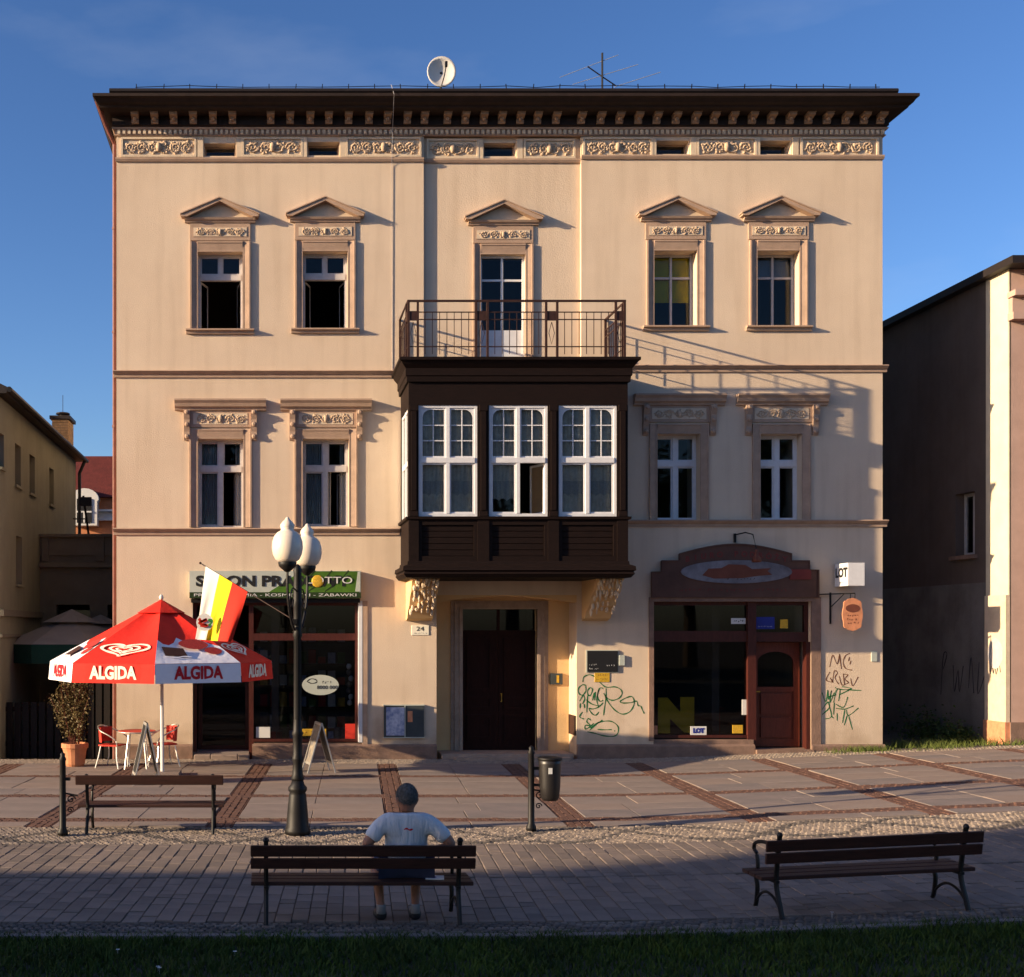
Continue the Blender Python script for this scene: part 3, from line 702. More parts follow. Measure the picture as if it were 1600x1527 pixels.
# ---- entrance niche
zn = NI[3]; x0, x1 = NI[0], NI[1]
arc = [(x0-.01, zn+.01), (x1+.01, zn+.01)]+[(x1+.01+(x0-x1-.02)*k/14, zn-.16+.145*math.sin(math.pi*k/14)) for k in range(15)]
P('niche_arch', MB().prism(arc, YW+.004, 25.65, 'y'), 'plaster_y')
gx = lambda p: GX(p, 25.65)
dz0, dz1 = 0.12, GZ(952, 25.65); dx0, dx1 = gx(722), gx(838)
P('niche_wall', wall(x0-.05, x1+.05, -.3, zn+.05, 25.65, .2, [(dx0, dx1, -.3, dz1)]), 'plaster_y')
fs = MB()
for i, (ow, pr) in enumerate(((.25, .04), (.17, .075), (.07, .10))):
    a, b, t = dx0-ow, dx1+ow, dz1+ow*.72
    fs.box(a, dx0, 25.65-pr, 25.66, .0, t).box(dx1, b, 25.65-pr, 25.66, .0, t).box(dx0, dx1, 25.65-pr, 25.66, dz1, t)
P('door_surround', fs, 'frame_st')
P('doorstep', MB().box(x0+.1, x1-.1, 24.86, 25.70, -.2, .10).box(x0+.35, x1-.2, 24.6, 24.86, -.2, .045), 'frame_st')
dm = (dx0+dx1)/2
for s, e in ((dx0, dm-.004), (dm+.004, dx1)):
    lf = MB().box(s, e, 25.76, 25.81, dz0-.02, dz1-.55)
    for (za, zb_) in ((.2, .75), (.85, 1.15), (1.25, 2.4)):
        t = .07; a, b = s+.12, e-.12
        lf.box(a, b, 25.732, 25.761, dz0+za, dz0+za+t).box(a, b, 25.732, 25.761, dz0+zb_-t, dz0+zb_).box(a, a+t, 25.732, 25.761, dz0+za+t, dz0+zb_-t).box(b-t, b, 25.732, 25.761, dz0+za+t, dz0+zb_-t)
    o = P('door_leaf', lf, 'dkdoor')
P('door_handle', MB().tube([(dm+.06, 25.76, 1.15), (dm+.06, 25.70, 1.15), (dm+.06, 25.70, 1.32), (dm+.06, 25.9, 1.32)], .012, 6), 'gold', o)
tr = MB().box(dx0, dx1, 25.74, 25.82, dz1-.55, dz1-.46).box(dm-.03, dm+.03, 25.75, 25.81, dz1-.46, dz1); o = P('door_transom', tr, 'dkdoor')
panes(o, [(dx0, dm-.03, dz1-.46, dz1, 25.78), (dm+.03, dx1, dz1-.46, dz1, 25.78)])
# ---- corbels under the oriel
for xc in (3.03, 6.74):
    c = MB().prism([(25.0, 3.80), (23.78, 3.80), (23.78, 3.72), (23.9, 3.68), (24.0, 3.5), (24.25, 3.38), (24.38, 3.2), (24.62, 3.1), (24.75, 2.95), (25.0, 2.9)], xc-.27, xc+.27, 'x')
    o = P('corbel', c, 'plaster_y')
    lf = MB(); prof = [(23.8, 3.66), (23.92, 3.56), (24.05, 3.42), (24.22, 3.33), (24.36, 3.18), (24.5, 3.08)]
    for j, (yy, zz) in enumerate(prof):
        for k in range(7 if j < 3 else 5):
            n = 7 if j < 3 else 5; t = (k-(n-1)/2)/((n-1)/2)
            lf.blob((xc+t*.21+rnd.uniform(-.02, .02), yy-.02-rnd.uniform(0, .03), zz+.06*(1-t*t)+rnd.uniform(-.03, .03)), (rnd.uniform(.02, .04), rnd.uniform(.04, .07), rnd.uniform(.05, .1)), 6, 4)
    lf.box(xc-.29, xc+.29, 23.76, 24.98, 3.755, 3.80)
    P('acanthus', lf, 'panel', o, smooth=False)
# ---- timber oriel
OX0, OX1, OY = 2.65, 7.0, 23.5; oz = lambda p: GZ(p, 23.5); ox = lambda p: GX(p, 23.5)
zb0, zp0, zw0, zw1, zf1, zc1 = oz(901), oz(877), oz(807), oz(633), oz(597), oz(561)
P('oriel_base', ring_loft([(-.05, zb0-.03), (.05, zb0-.02), (.11, zb0+.05), (.09, zb0+.10), (.13, zb0+.12), (.12, zb0+.2), (.03, zb0+.24), (.02, zp0)], OX0, OX1, OY, 25.0, False), 'wood_dk')
ap_ = MB().box(OX0, OX1, OY+.06, OY+.12, zp0, zw0-.05).box(OX0, OX0+.06, OY+.12, 25, zp0, zw0-.05).box(OX1-.06, OX1, OY+.12, 25, zp0, zw0-.05)
P('oriel_apron', ap_, 'wood_dk')
P('oriel_sill', ring_loft([(0, zw0-.07), (.05, zw0-.06), (.06, zw0-.01), (0, zw0)], OX0, OX1, OY, 25.0, False), 'wood_dk')
wxs = [(ox(654), ox(746)), (ox(764), ox(856)), (ox(873), ox(964))]
ed = [OX0]+[v for p in wxs for v in p]+[OX1]
for k in range(4):
    a, b = ed[2*k], ed[2*k+1]
    po = MB().box(a, b, OY, OY+.14, zw0, zw1).box(a-.0, b+.0, OY-.02, OY+.03, zp0, zw0-.07)
    m_ = (a+b)/2; po.box(m_-.05, m_+.05, OY-.04, OY, zw0+.12, zw1-.12); po.box(m_-.08, m_+.08, OY-.05, OY, zw1-.12, zw1).box(m_-.08, m_+.08, OY-.05, OY, zw0, zw0+.1)
    P('oriel_post', po, 'wood_dk')
for (a, b) in wxs:
    t = .1; pb = MB()
    pb.box(a, b, OY, OY+.06, zp0, zp0+t).box(a, b, OY, OY+.06, zw0-.17, zw0-.07).box(a, a+.07, OY, OY+.06, zp0+t, zw0-.17).box(b-.07, b, OY, OY+.06, zp0+t, zw0-.17)
    o = P('oriel_panel', pb, 'wood_dk'); n = 5; h = (zw0-.17-zp0-t)/n
    for k in range(n): bevel(part('board', MB().box(a+.07, b-.07, OY+.035, OY+.06, zp0+t+h*k+.004, zp0+t+h*(k+1)-.004), 'wood_dk', o), .006)
P('oriel_frieze', MB().box(OX0, OX1, OY+.01, OY+.12, zw1, zf1).box(OX0, OX0+.1, OY+.12, 25, zw1, zf1).box(OX1-.1, OX1, OY+.12, 25, zw1, zf1), 'wood_dk')
P('oriel_cornice', ring_loft([(.0, zf1), (.04, zf1), (.05, zf1+.1), (.07, zf1+.12), (.07, zf1+.26), (.13, zf1+.33), (.16, zf1+.38), (.2, zf1+.40), (.2, zc1), (.0, zc1+.02)], OX0, OX1, OY, 25.0, False), 'wood_dk')
P('oriel_floor', MB().box(OX0+.06, OX1-.06, OY+.12, 25.0, zp0, zp0+.1).box(OX0+.1, OX1-.1, OY+.14, 25, zf1-.06, zf1-.002), 'whitegrey')
for k, (a, b) in enumerate(wxs):
    y = OY+.03; zt = oz(719); mb = MB(); m_ = (a+b)/2; cells = []
    mb.box(a, a+.05, y, y+.09, zw0, zw1).box(b-.05, b, y, y+.09, zw0, zw1).box(a+.05, b-.05, y, y+.09, zw1-.05, zw1).box(a+.05, b-.05, y, y+.09, zw0, zw0+.06)
    mb.box(a+.05, b-.05, y-.015, y+.09, zt-.05, zt+.05).box(m_-.035, m_+.035, y-.01, y+.09, zw0+.06, zt-.05).box(m_-.035, m_+.035, y-.01, y+.09, zt+.05, zw1-.05)
    for p, q in ((a+.05, m_-.035), (m_+.035, b-.05)):
        cells += sash_frame(mb, p, q, zt+.05, zw1-.05, y+.02, .035, .045, 2, 3, .02)
        s = 1 if p < m_-.1 else -1; cxn = p+.035 if s > 0 else q-.035; ztop = zw1-.085      # rounded outer top corner
        arc = [(cxn, ztop), (cxn+s*.16, ztop)]+[(cxn+s*.16*(1-math.sin(t*math.pi/16)), ztop-.16*(1-math.cos(t*math.pi/16))) for t in range(9)]
        mb.prism(arc, y+.022, y+.06, 'y')
        if not (k == 1 and p > m_): cells += sash_frame(mb, p, q, zw0+.06, zt-.05, y+.02, .035, .045, 1, 1)
    W = P('oriel_window', mb, 'white'); panes(W, cells)
    if k == 1: casement(W, m_+.035, b-.05, zw0+.06, zt-.05, y+.06, 1.2, 'r', M['white'])
    for p, q in ((a+.06, m_-.04), (m_+.04, b-.06)):
        curtain(W, p, q, zt+.06, zw1-.05, y+.115, 'net', .012, 6)
        if k == 1 and p > m_: continue
        curtain(W, p, q, zw0+.06 if k != 1 else zw0+.5, zt-.06, y+.125, 'net', .012, 6)
        mb2 = MB(); n = 24; zl = zw0+.42                 # scalloped lace over the lower sash
        for i in range(n+1):
            x = p+(q-p)*i/n; mb2.v += [(x, y+.11+.006*math.sin(i*1.3), zl+.05*abs(math.sin(i*math.pi/8))-(.10 if k == 1 else 0)), (x, y+.11+.006*math.sin(i*1.3), zl+.30)]
        mb2.f = [(2*i, 2*i+2, 2*i+3, 2*i+1) for i in range(n)]; part('lace', mb2, 'lace', W)
for x, s in ((OX0, 1), (OX1, -1)):                        # windows of the oriel's two sides
    mb = MB(); y0, y1 = OY+.22, 24.93; xx = sorted((x+s*.02, x+s*.1)); zt = oz(719)
    for (ya, yb) in ((y0, y0+.06), (y1-.06, y1), ((y0+y1)/2-.03, (y0+y1)/2+.03)): mb.box(xx[0], xx[1], ya, yb, zw0, zw1)
    for (za, zb_) in ((zw0, zw0+.06), (zw1-.06, zw1), (zt-.05, zt+.05)):
        mb.box(xx[0]+.01, xx[1]-.01, y0+.06, (y0+y1)/2-.03, za, zb_); mb.box(xx[0]+.01, xx[1]-.01, (y0+y1)/2+.03, y1-.06, za, zb_)
    W = P('oriel_window', mb, 'white')
    for ya, yb in ((y0+.06, (y0+y1)/2-.03), ((y0+y1)/2+.03, y1-.06)):
        for za, zb_ in ((zw0+.06, zt-.05), (zt+.05, zw1-.06)): part('pane', MB().box(x+s*.055, x+s*.061, ya, yb, za, zb_), 'glass', W)
    P('oriel_post', MB().box(min(x, x+s*.14), max(x, x+s*.14), OY+.14, OY+.22, zw0, zw1).box(min(x, x+s*.12), max(x, x+s*.12), 24.93, 25.0, zw0, zw1), 'wood_dk')
# ---- balcony railing on the oriel
RZ0 = zc1+.01; RY = OY+.02; RX0, RX1 = OX0-.02, OX1-.04
zr = [oz(470), oz(487.5), oz(499), oz(541.5)]
rl = MB()
for z, r in zip(zr, (.028, .014, .014, .014)):
    rl.tube([(RX0, 25.0, z), (RX0, RY, z), (RX1, RY, z), (RX1, 25.0, z)], r, 4)
RL = P('railing', rl, 'rustiron')
def post(x, y):
    part('post', MB().box(x-.022, x+.022, y-.022, y+.022, RZ0-.02, zr[0]), 'rustiron', RL)
def diamond(x, y, dx, dy):
    zc, hz = (zr[2]+zr[3])/2, .22; mb = MB()
    P4 = [(x, y, zc+hz), (x+dx*.055, y+dy*.055, zc), (x, y, zc-hz), (x-dx*.055, y-dy*.055, zc), (x, y, zc+hz)]
    mb.tube(P4, .008, 4); mb.box(x-abs(dx)*.075-.012, x+abs(dx)*.075+.012, y-abs(dy)*.075-.012, y+abs(dy)*.075+.012, zr[2]-.02, zr[1]+.02); part('ornament', mb, 'rustiron', RL)
px = [ox(600+c/3.055) for c in (118, 162, 440, 495, 775, 828, 1108, 1150)]
for x in px: post(min(max(x, RX0), RX1), RY)
for k in range(4): diamond((px[2*k]+px[2*k+1])/2, RY, 1, 0)
for k in range(3):
    a, b = px[2*k+1], px[2*k+2]; n = 7
    for i in range(1, n+1): part('baluster', MB().tube([(a+(b-a)*i/(n+1), RY, zr[1]), (a+(b-a)*i/(n+1), RY, RZ0+.09)], .009, 4), 'rustiron', RL)
for x in (RX0, RX1):
    post(x, 24.95); post(x, RY+.2); diamond(x, RY+.1, 0, 1)
    for i in range(1, 8): part('baluster', MB().tube([(x, RY+.2+i*.157, zr[1]), (x, RY+.2+i*.157, RZ0+.09)], .009, 4), 'rustiron', RL)
# ---- left shop front
SY = 25.12
fr_ = MB(); a0, a1, b0, b1 = FX(396), FX(560), FZ(1160), FZ(943)
fr_.box(a0-.1, a0, SY, SY+.12, -.1, SL[3]).box(a1-.06, a1, SY, SY+.1, b0, SL[3]).box(a0, a1-.06, SY, SY+.1, FZ(1001), FZ(990)).box(a0, a1-.06, SY, SY+.1, b0, b0+.06).box(a0, a1-.06, SY, SY+.1, SL[3]-.1, SL[3]).box(SL[0], a0-.1, SY, SY+.1, SL[3]-.1, SL[3]).box(SL[0], SL[0]+.08, SY, SY+.1, .1, SL[3]-.1)
W = P('shop_window', fr_, 'redwood'); panes(W, [(a0, a1-.06, b0+.06, FZ(1001), SY+.05), (a0, a1-.06, FZ(990), SL[3]-.1, SY+.05)], 'glass2')
P('shop_jamb', MB().box(a1+.001, SL[1]+.0, 24.97, SY+.1, b0, SL[3]), 'white'); P('shop_jamb', MB().box(SL[1]+.001, SL[1]+.11, 24.975, 25.01, -.1, SL[3]), 'trim')
dl = MB(); cells = sash_frame(dl, SL[0]+.08, a0-.1, .12, 2.4, SY+.5, .09); o = P('shop_door', dl, 'redwood'); panes(o, cells, 'glass2')
for k, (xa_, xb_) in enumerate(((FX(304), FX(330)), (FX(330), FX(372)), (FX(372), FX(390)))):
    bevel(P('step_stone', MB().box(xa_+.004, xb_-.004, 24.72, 25.1, -.1, .09), 'slab2'), .012)
P('doorstep', MB().box(SL[0], a0-.1, 25.1, 25.7, -.1, .12), 'slab3')
# ---- right shop front
a0, a1, d0, d1 = SR[0], FX(1176), FX(1180), SR[1]; b0 = FZ(1154)
fr_ = MB().box(a0, a0+.05, SY, SY+.1, b0, SR[3]).box(a1-.07, d0+.05, SY-.05, SY+.12, b0-.1, SR[3]).box(a0+.05, a1-.07, SY, SY+.1, b0, b0+.06).box(a0+.05, a1-.07, SY, SY+.1, FZ(1003), FZ(986)).box(a0+.05, a1-.07, SY, SY+.1, SR[3]-.08, SR[3])
fr_.box(d0+.05, d1, SY, SY+.1, FZ(1003), FZ(988)).box(d0+.05, d1-.08, SY, SY+.1, SR[3]-.08, SR[3]).box(d1-.08, d1, SY, SY+.1, .2, FZ(1003)).box(d1-.08, d1, SY, SY+.1, FZ(988), SR[3])
W = P('shop_window', fr_, 'redwood'); panes(W, [(a0+.05, a1-.07, b0+.06, FZ(1003), SY+.05), (a0+.05, a1-.07, FZ(986), SR[3]-.08, SY+.05), (d0+.05, d1-.08, FZ(988), SR[3]-.08, SY+.05)], 'glass2')
DX0, DX1 = d0+.06, d1-.09; DY = SY+.22; zd0, zd1 = FZ(1169), FZ(1004)
dl = MB(); t = .13; zl = FZ(1082)
dl.box(DX0, DX0+t, DY, DY+.05, zd0, zd1).box(DX1-t, DX1, DY, DY+.05, zd0, zd1).box(DX0+t, DX1-t, DY, DY+.05, zd1-.16, zd1).box(DX0+t, DX1-t, DY, DY+.05, zl, zl+.1).box(DX0+t, DX1-t, DY, DY+.05, zd0, zd0+.16)
dl.box(DX0+t, DX1-t, DY+.02, DY+.045, zd0+.16, zl)
for za, zb_ in ((zd0+.2, zd0+.62), (zd0+.7, zl-.04)):
    dl.prism([(DX0+t+.06, za), (DX1-t-.06, za), (DX1-t-.06, zb_), (DX0+t+.06, zb_)], DY-.02, DY+.021, 'y')
arc = [(DX0+t, zd1-.16), (DX1-t, zd1-.16), (DX1-t, zd1-.42)]+[((DX0+DX1)/2+(DX1-DX0-2*t)/2*math.cos(math.pi*k/12), zd1-.42+.22*math.sin(math.pi*k/12)) for k in range(1, 12)]+[(DX0+t, zd1-.42)]
dl.prism(arc, DY+.005, DY+.045, 'y')
o = P('shop_door', dl, 'redwood_sun'); panes(o, [(DX0+t, DX1-t, zl+.1, zd1-.2, DY+.025)], 'glass2')
P('door_handle', MB().tube([(DX0+.06, DY, zl+.0), (DX0+.06, DY-.05, zl+.0), (DX0+.16, DY-.05, zl+.0)], .011, 6), 'gold', o)
P('door_reveal', MB().box(d1-.085, d1+.0, 25.02, SY-.001, .15, FZ(1003)).box(d0+.055, d0+.075, SY+.12, DY, .15, zd1), 'redwood')
P('shop_surround', MB().box(SR[0]-.1, SR[0], 24.97, 25.01, FZ(1158), SR[3]+.0).box(SR[1], SR[1]+.2, 24.97, 25.01, FZ(1163), SR[3]+.0).box(SR[0]-.1, SR[1]+.2, 24.965, 25.01, SR[3], SR[3]+.09), 'plinth')
P('doorstep', MB().box(d0-.02, d1+.0, 24.85, 25.6, -.1, FZ(1171)), 'plinth')
# ================================================================== signs and small things on the facade
F = lambda x, y, p=0.0: (FX(x), YW-p, FZ(y))
def plate(name, label, cat, x0, x1, y0, y1, m, d=.02, texts=(), group=None, base=0.0):
    t = thing(name, label, cat, (FX((x0+x1)/2), YW-base, FZ(y1)), group=group)
    o = part('panel', MB().box(FX(x0), FX(x1), YW-base-d, YW-base+.004, FZ(y1), FZ(y0)), m, t); bevel(o, .004)
    for (s, size, px, py, tm, wd) in texts:
        part('lettering', text_mb(s, size, (FX(px), YW-base-d-.002, FZ(py)), UX, UZ, width=wd, extrude=.002), tm, t)
    return t
# green newsagent's fascia
t = thing('shop_sign', 'long grey and green fascia sign reading SALON PRASOWY over the left shop', 'sign', (FX(430), 25.0, FZ(935)))
SD = .19; yS = YW-SD
part('box', MB().box(FX(297), FX(563), yS, YW+.0, FZ(935), FZ(893)), 'signgrey', t)
part('green_field', MB().prism([(FX(420), FZ(926)), (FX(560), FZ(926)), (FX(560), FZ(893.5)), (FX(470), FZ(893.5))], yS-.004, yS+.001, 'y'), 'signgreen', t)
part('end_strip', MB().prism([(FX(554), FZ(925)), (FX(562), FZ(925)), (FX(562), FZ(894)), (FX(558), FZ(894))], yS-.007, yS-.003, 'y'), 'signgrey', t)
part('lower_strip', MB().box(FX(297), FX(563), yS-.005, yS+.001, FZ(935), FZ(926)), 'signdark', t)
for k in range(3): part('leaf_stripe', ribbon(MB(), [(0, 0), (.3, .22), (.5, .44)], .03, F(455+k*26, 925, SD), UX, UZ, NY, .006), 'signdark', t)
part('lettering', text_mb('SALON PRASOWY', .3, (FX(426), yS-.006, FZ(909.5)), UX, UZ, width=3.25, bold=.012), 'black', t)
part('lettering', text_mb('LOTTO', .2, (FX(514), yS-.016, FZ(908)), UX, UZ, width=.95), 'offwhite', t)
part('gold_ball', MB().blob((FX(496), yS-.012, FZ(909)), (.13, .012, .13), 12, 8), 'gold', t, smooth=True)
part('lettering', text_mb('PRASA - CHEMIA - KOSMETYKI - ZABAWKI', .085, (FX(430), yS-.007, FZ(930.5)), UX, UZ, width=3.4), 'offwhite', t)
part('lamp_rail', MB().box(FX(299), FX(562), YW-.1, YW, FZ(942), FZ(936)), 'iron', t)
# travel agency board
t = thing('shop_sign', 'stepped brown fascia board with a pale oval reading BIURO PODRÓŻY over the right shop', 'sign', (FX(1147), 25.0, FZ(933)))
out = [(1017, 934), (1017, 894), (1032, 894), (1032, 877), (1060, 877), (1060, 866)]+[(1060+174*k/12, 866-15*math.sin(math.pi*k/12)) for k in range(1, 12)]+[(1234, 866), (1234, 877), (1262, 877), (1262, 891), (1276, 891), (1276, 934)]
part('board', MB().prism([(FX(a), FZ(b)) for a, b in out], YW-.08, YW+.0, 'y'), 'signbrown', t)
rim = MB(); oo = [(FX(a), YW-.085, FZ(b)) for a, b in out]
rim.tube(oo, .022, 4); part('edge_moulding', rim, 'signbrown', t)
ov = [(FX(1148)+1.17*math.cos(k*math.pi/16), FZ(894)+.245*math.sin(k*math.pi/16)) for k in range(32)]
part('oval', MB().prism(ov, YW-.105, YW-.079, 'y'), 'oval', t)
part('red_plaque', MB().box(FX(1231), FX(1264), YW-.1, YW-.079, FZ(906), FZ(890)), 'signred', t)
for k, ch in enumerate('BIURO PODRÓŻY'):
    if ch == ' ': continue
    u = (k-6)/6.0; part('letter', text_mb(ch, .16, (FX(1148+u*76), YW-.082, FZ(866.5+8*u*u)), UX, UZ, bold=.004), 'signred', t)
part('picture', MB().prism([(FX(1150)+a, FZ(895)+b) for a, b in ((-.75, -.06), (-.5, -.13), (.1, -.12), (.45, -.07), (.72, -.05), (.62, .03), (.7, .09), (.3, .07), (.15, .16), (-.2, .17), (-.35, .09), (-.62, .08))], YW-.108, YW-.104, 'y'), 'brown', t)
part('lettering', text_mb('~~~~~~~~~~~~~~', .06, (FX(1165), YW-.107, FZ(905)), UX, UZ, width=.9), 'black', t)
part('lettering', text_mb('~~~~~~~~~~~~~~~~~~~~~~~~~~', .1, (FX(1147), YW-.082, FZ(922)), UX, UZ, width=2.4), 'signred', t)
t = thing('wall_lamp', 'small brass wall lamp on a bent black arm above the oval sign', 'lamp', (FX(1148), 25.0, FZ(840)))
part('arm', MB().box(FX(1146), FX(1149), YW-.05, YW+.0, FZ(848), FZ(834)).tube([F(1148, 836, .03), F(1156, 834, .3), F(1163, 838, .45), F(1167, 862, .5)], .014, 6), 'iron', t)
part('lamp_head', MB().lathe([(.02, .0), (.035, -.04), (.03, -.1), (.085, -.18), (.1, -.26), (.06, -.27)], FX(1167), YW-.5, FZ(861), 12), 'brown', t, smooth=True)
# projecting airline box and hanging oval
t = thing('light_box_sign', 'white projecting box sign reading LOT beside the travel agency', 'sign', (FX(1316), 25.0, FZ(918)))
bx_ = MB().box(FX(1303), FX(1328), YW-.62, YW-.04, FZ(917), FZ(882)); part('box', bx_, 'white', t)
def rot_text(s, sz, y, z, wd): return text_mb(s, sz, (FX(1303)-.003, y, z), (0, -1, 0), UZ, width=wd, bold=.012 if sz > .1 else 0)
part('lettering', rot_text('LOT', .26, YW-.33, FZ(897), .52), 'black', t); part('lettering', rot_text('~~~~~~~~~~~~', .04, YW-.33, FZ(887), .5), 'blue', t); part('lettering', rot_text('~~~~~~', .06, YW-.36, FZ(911), .25), 'black', t)
part('fixing', MB().tube([F(1316, 890, -.0), F(1316, 890, .1)], .03, 6).tube([F(1316, 910, -.0), F(1316, 910, .1)], .03, 6), 'iron', t)
t = thing('hanging_sign', 'weathered orange shield sign with a brown oval under a black bracket', 'sign', (FX(1320), 25.0, FZ(984)))
yb_ = YW-.30
part('bracket', MB().tube([(FX(1277), YW-.02, FZ(929)), (FX(1325), yb_, FZ(928))], .018, 4).tube([(FX(1297), YW-.01, FZ(975)), (FX(1297), YW-.01, FZ(926))], .022, 4).tube([(FX(1298), YW-.03, FZ(948)), (FX(1311), yb_+.08, FZ(929))], .012, 4).tube([(FX(1318), yb_, FZ(928)), (FX(1318), yb_, FZ(937))], .008, 4).tube([(FX(1325), yb_, FZ(928)), (FX(1325), yb_, FZ(937))], .008, 4), 'iron', t)
shp = []
for k in range(28):
    a = 2*math.pi*k/28; r = 1+.05*math.cos(8*a); shp.append((FX(1321)+.205*r*abs(math.cos(a))**.55*(1 if math.cos(a) > 0 else -1), FZ(960.5)+.33*r*abs(math.sin(a))**.75*(1 if math.sin(a) > 0 else -1)))
part('board', MB().prism(shp, yb_-.015, yb_+.015, 'y'), 'orange', t)
part('oval', MB().prism([(FX(1321)+.15*math.cos(k*math.pi/10), FZ(951)+.085*math.sin(k*math.pi/10)) for k in range(20)], yb_-.02, yb_-.014, 'y'), 'brown', t)
for k, s in enumerate(('~~~~~~', '~~~~~~~', '~~~~~')): part('lettering', text_mb(s, .07, (FX(1321), yb_-.017, FZ(962+k*6)), UX, UZ, width=.26), 'brown', t)
plate('house_number_plate', 'small cream house number plate reading 24 beside the entrance', 'plate', 643, 670, 977, 992.5, 'textwhite', .015, (('24', .13, 656.5, 983, 'black', .16), ('~~~~~~~~~~~', .03, 656.5, 989.5, 'black', .28)))
t = plate('notice_board', 'grey wall notice case with a blue poster below the number plate', 'notice board', 599.5, 662, 1102, 1152, 'board', .06)
part('poster', MB().box(FX(603), FX(631), YW-.068, YW-.059, FZ(1149), FZ(1105)), 'poster', t); part('frame', MB().box(FX(598.5), FX(663), YW-.07, YW, FZ(1102.5), FZ(1101)).box(FX(598.5), FX(663), YW-.07, YW, FZ(1153), FZ(1151.5)).box(FX(631.5), FX(633), YW-.07, YW-.059, FZ(1151.5), FZ(1102.5)), 'signgrey', t)
part('sticker', MB().box(FX(636.5), FX(644), YW-.066, YW-.059, FZ(1128), FZ(1111)), 'orange', t)
t = plate('name_plaque', 'large black glass plaque on the wall right of the entrance', 'plaque', 917, 965, 1017, 1050, 'black', .035)
part('frame', MB().box(FX(915.5), FX(966), YW-.02, YW, FZ(1051), FZ(1016)), 'signgrey', t)
for (a, b, s) in ((927, 1039, '~~~~~~~'), (927, 1045, '~~~~~~~~'), (953, 1040, '~~~~~')): part('lettering', text_mb(s, .05, (FX(a), YW-.037, FZ(b)), UX, UZ, width=.2), 'offwhite', t)
plate('door_bell_box', 'small pale bell box attached right of the black plaque', 'box', 966.5, 975.5, 1024, 1040, 'signgrey', .045)
plate('yellow_plate', 'small yellow metal plate below the black plaque', 'plate', 929, 952.5, 1050.5, 1066, 'gold', .012, (('~~~~~', .05, 940, 1055, 'brown', .2), ('~~~~~~~~~', .04, 940, 1061, 'brown', .26)))
plate('meter_hatch', 'small metal hatch on the wall by the right corner', 'hatch', 1361, 1370, 1018, 1034, 'signgrey', .02)
t = thing('intercom', 'dark intercom panel on the wall of the entrance niche', 'intercom', (GX(869, 25.65), 25.65, 1.3))
Xi = GX(869, 25.65); zi = GZ(1061, 25.65); part('case', MB().box(Xi-.13, Xi+.13, 25.60, 25.66, zi-.12, zi+.12), 'board', t); part('button_strip', MB().box(Xi+.0, Xi+.05, 25.593, 25.601, zi-.08, zi+.08), 'gold', t)
zq0, zq1 = FZ(1150), FZ(1119)
t = thing('wall_vent', 'rusty dark metal hatch low on the side of the entrance niche', 'hatch', (NI[1], 25.3, zq0)); part('door', MB().box(NI[1]-.02, NI[1]+.003, 25.08, 25.55, zq0, zq1), 'rustiron', t)
[part('frame', MB().box(NI[1]-.03, NI[1]+.002, a, a+.03, zq0, zq1), 'iron', t) for a in (25.05, 25.55)]
# graffiti, sprayed strokes
def graffiti(label, strokes, m, sc, ox_, oy_, wd=.022):
    mb = MB()
    for s in strokes: ribbon(mb, [((x/sc+ox_-430)/74, 2.7+(985-(y/sc+oy_))/74) for x, y in s], wd, (0, YW, 0), UX, UZ, NY, .003)
    xs = [v[0] for v in mb.v]; zs = [v[2] for v in mb.v]
    single('graffiti', mb, m, label, 'graffiti', org=(sum(xs)/len(xs), YW-.003, min(zs)))
graffiti('dark green looping graffiti tag under the yellow plate', [
 [(185, 590), (200, 520), (270, 490), (340, 510), (400, 570), (460, 630), (520, 665), (640, 660), (720, 700), (735, 760), (690, 820), (600, 848), (530, 820), (490, 770), (480, 750)],
 [(510, 680), (510, 800), (490, 950), (475, 1060)], [(500, 800), (560, 900), (640, 990), (740, 1042), (840, 1010), (895, 930), (905, 850), (870, 795), (790, 815), (710, 860), (740, 885), (860, 880), (940, 860), (960, 920), (1000, 930), (1020, 980), (1048, 1035)],
 [(230, 640), (180, 630), (125, 680), (130, 750), (180, 775), (225, 720), (225, 650)], [(260, 790), (250, 720), (290, 670), (320, 700), (290, 780), (260, 770)], [(345, 740), (320, 850)], [(360, 730), (350, 850)], [(470, 680), (420, 680), (390, 780), (420, 860), (470, 850)],
 [(140, 860), (190, 780), (210, 830), (180, 900)], [(250, 790), (240, 1020)], [(230, 840), (310, 900), (410, 935), (330, 970), (270, 965), (320, 1040), (370, 1055), (410, 1010)], [(410, 700), (380, 830), (410, 930), (470, 880)], [(150, 890), (145, 960)], [(205, 900), (210, 960)], [(180, 1010), (140, 1080), (200, 1110)]], 'gr_green', 8.985, 890, 1000)
graffiti('dark green fish shaped graffiti low on the wall beside the niche', [
 [(290, 1240), (380, 1170), (500, 1140), (600, 1150), (680, 1220), (670, 1320), (600, 1355), (470, 1345), (350, 1310), (250, 1290)], [(390, 1255), (470, 1262), (590, 1260)], [(340, 1170), (270, 1230), (220, 1250), (220, 1200), (290, 1200), (240, 1150), (260, 1105), (300, 1130)], [(280, 1270), (380, 1180), (460, 1125)], [(625, 1275), (640, 1280)]], 'gr_green', 8.985, 890, 1000)
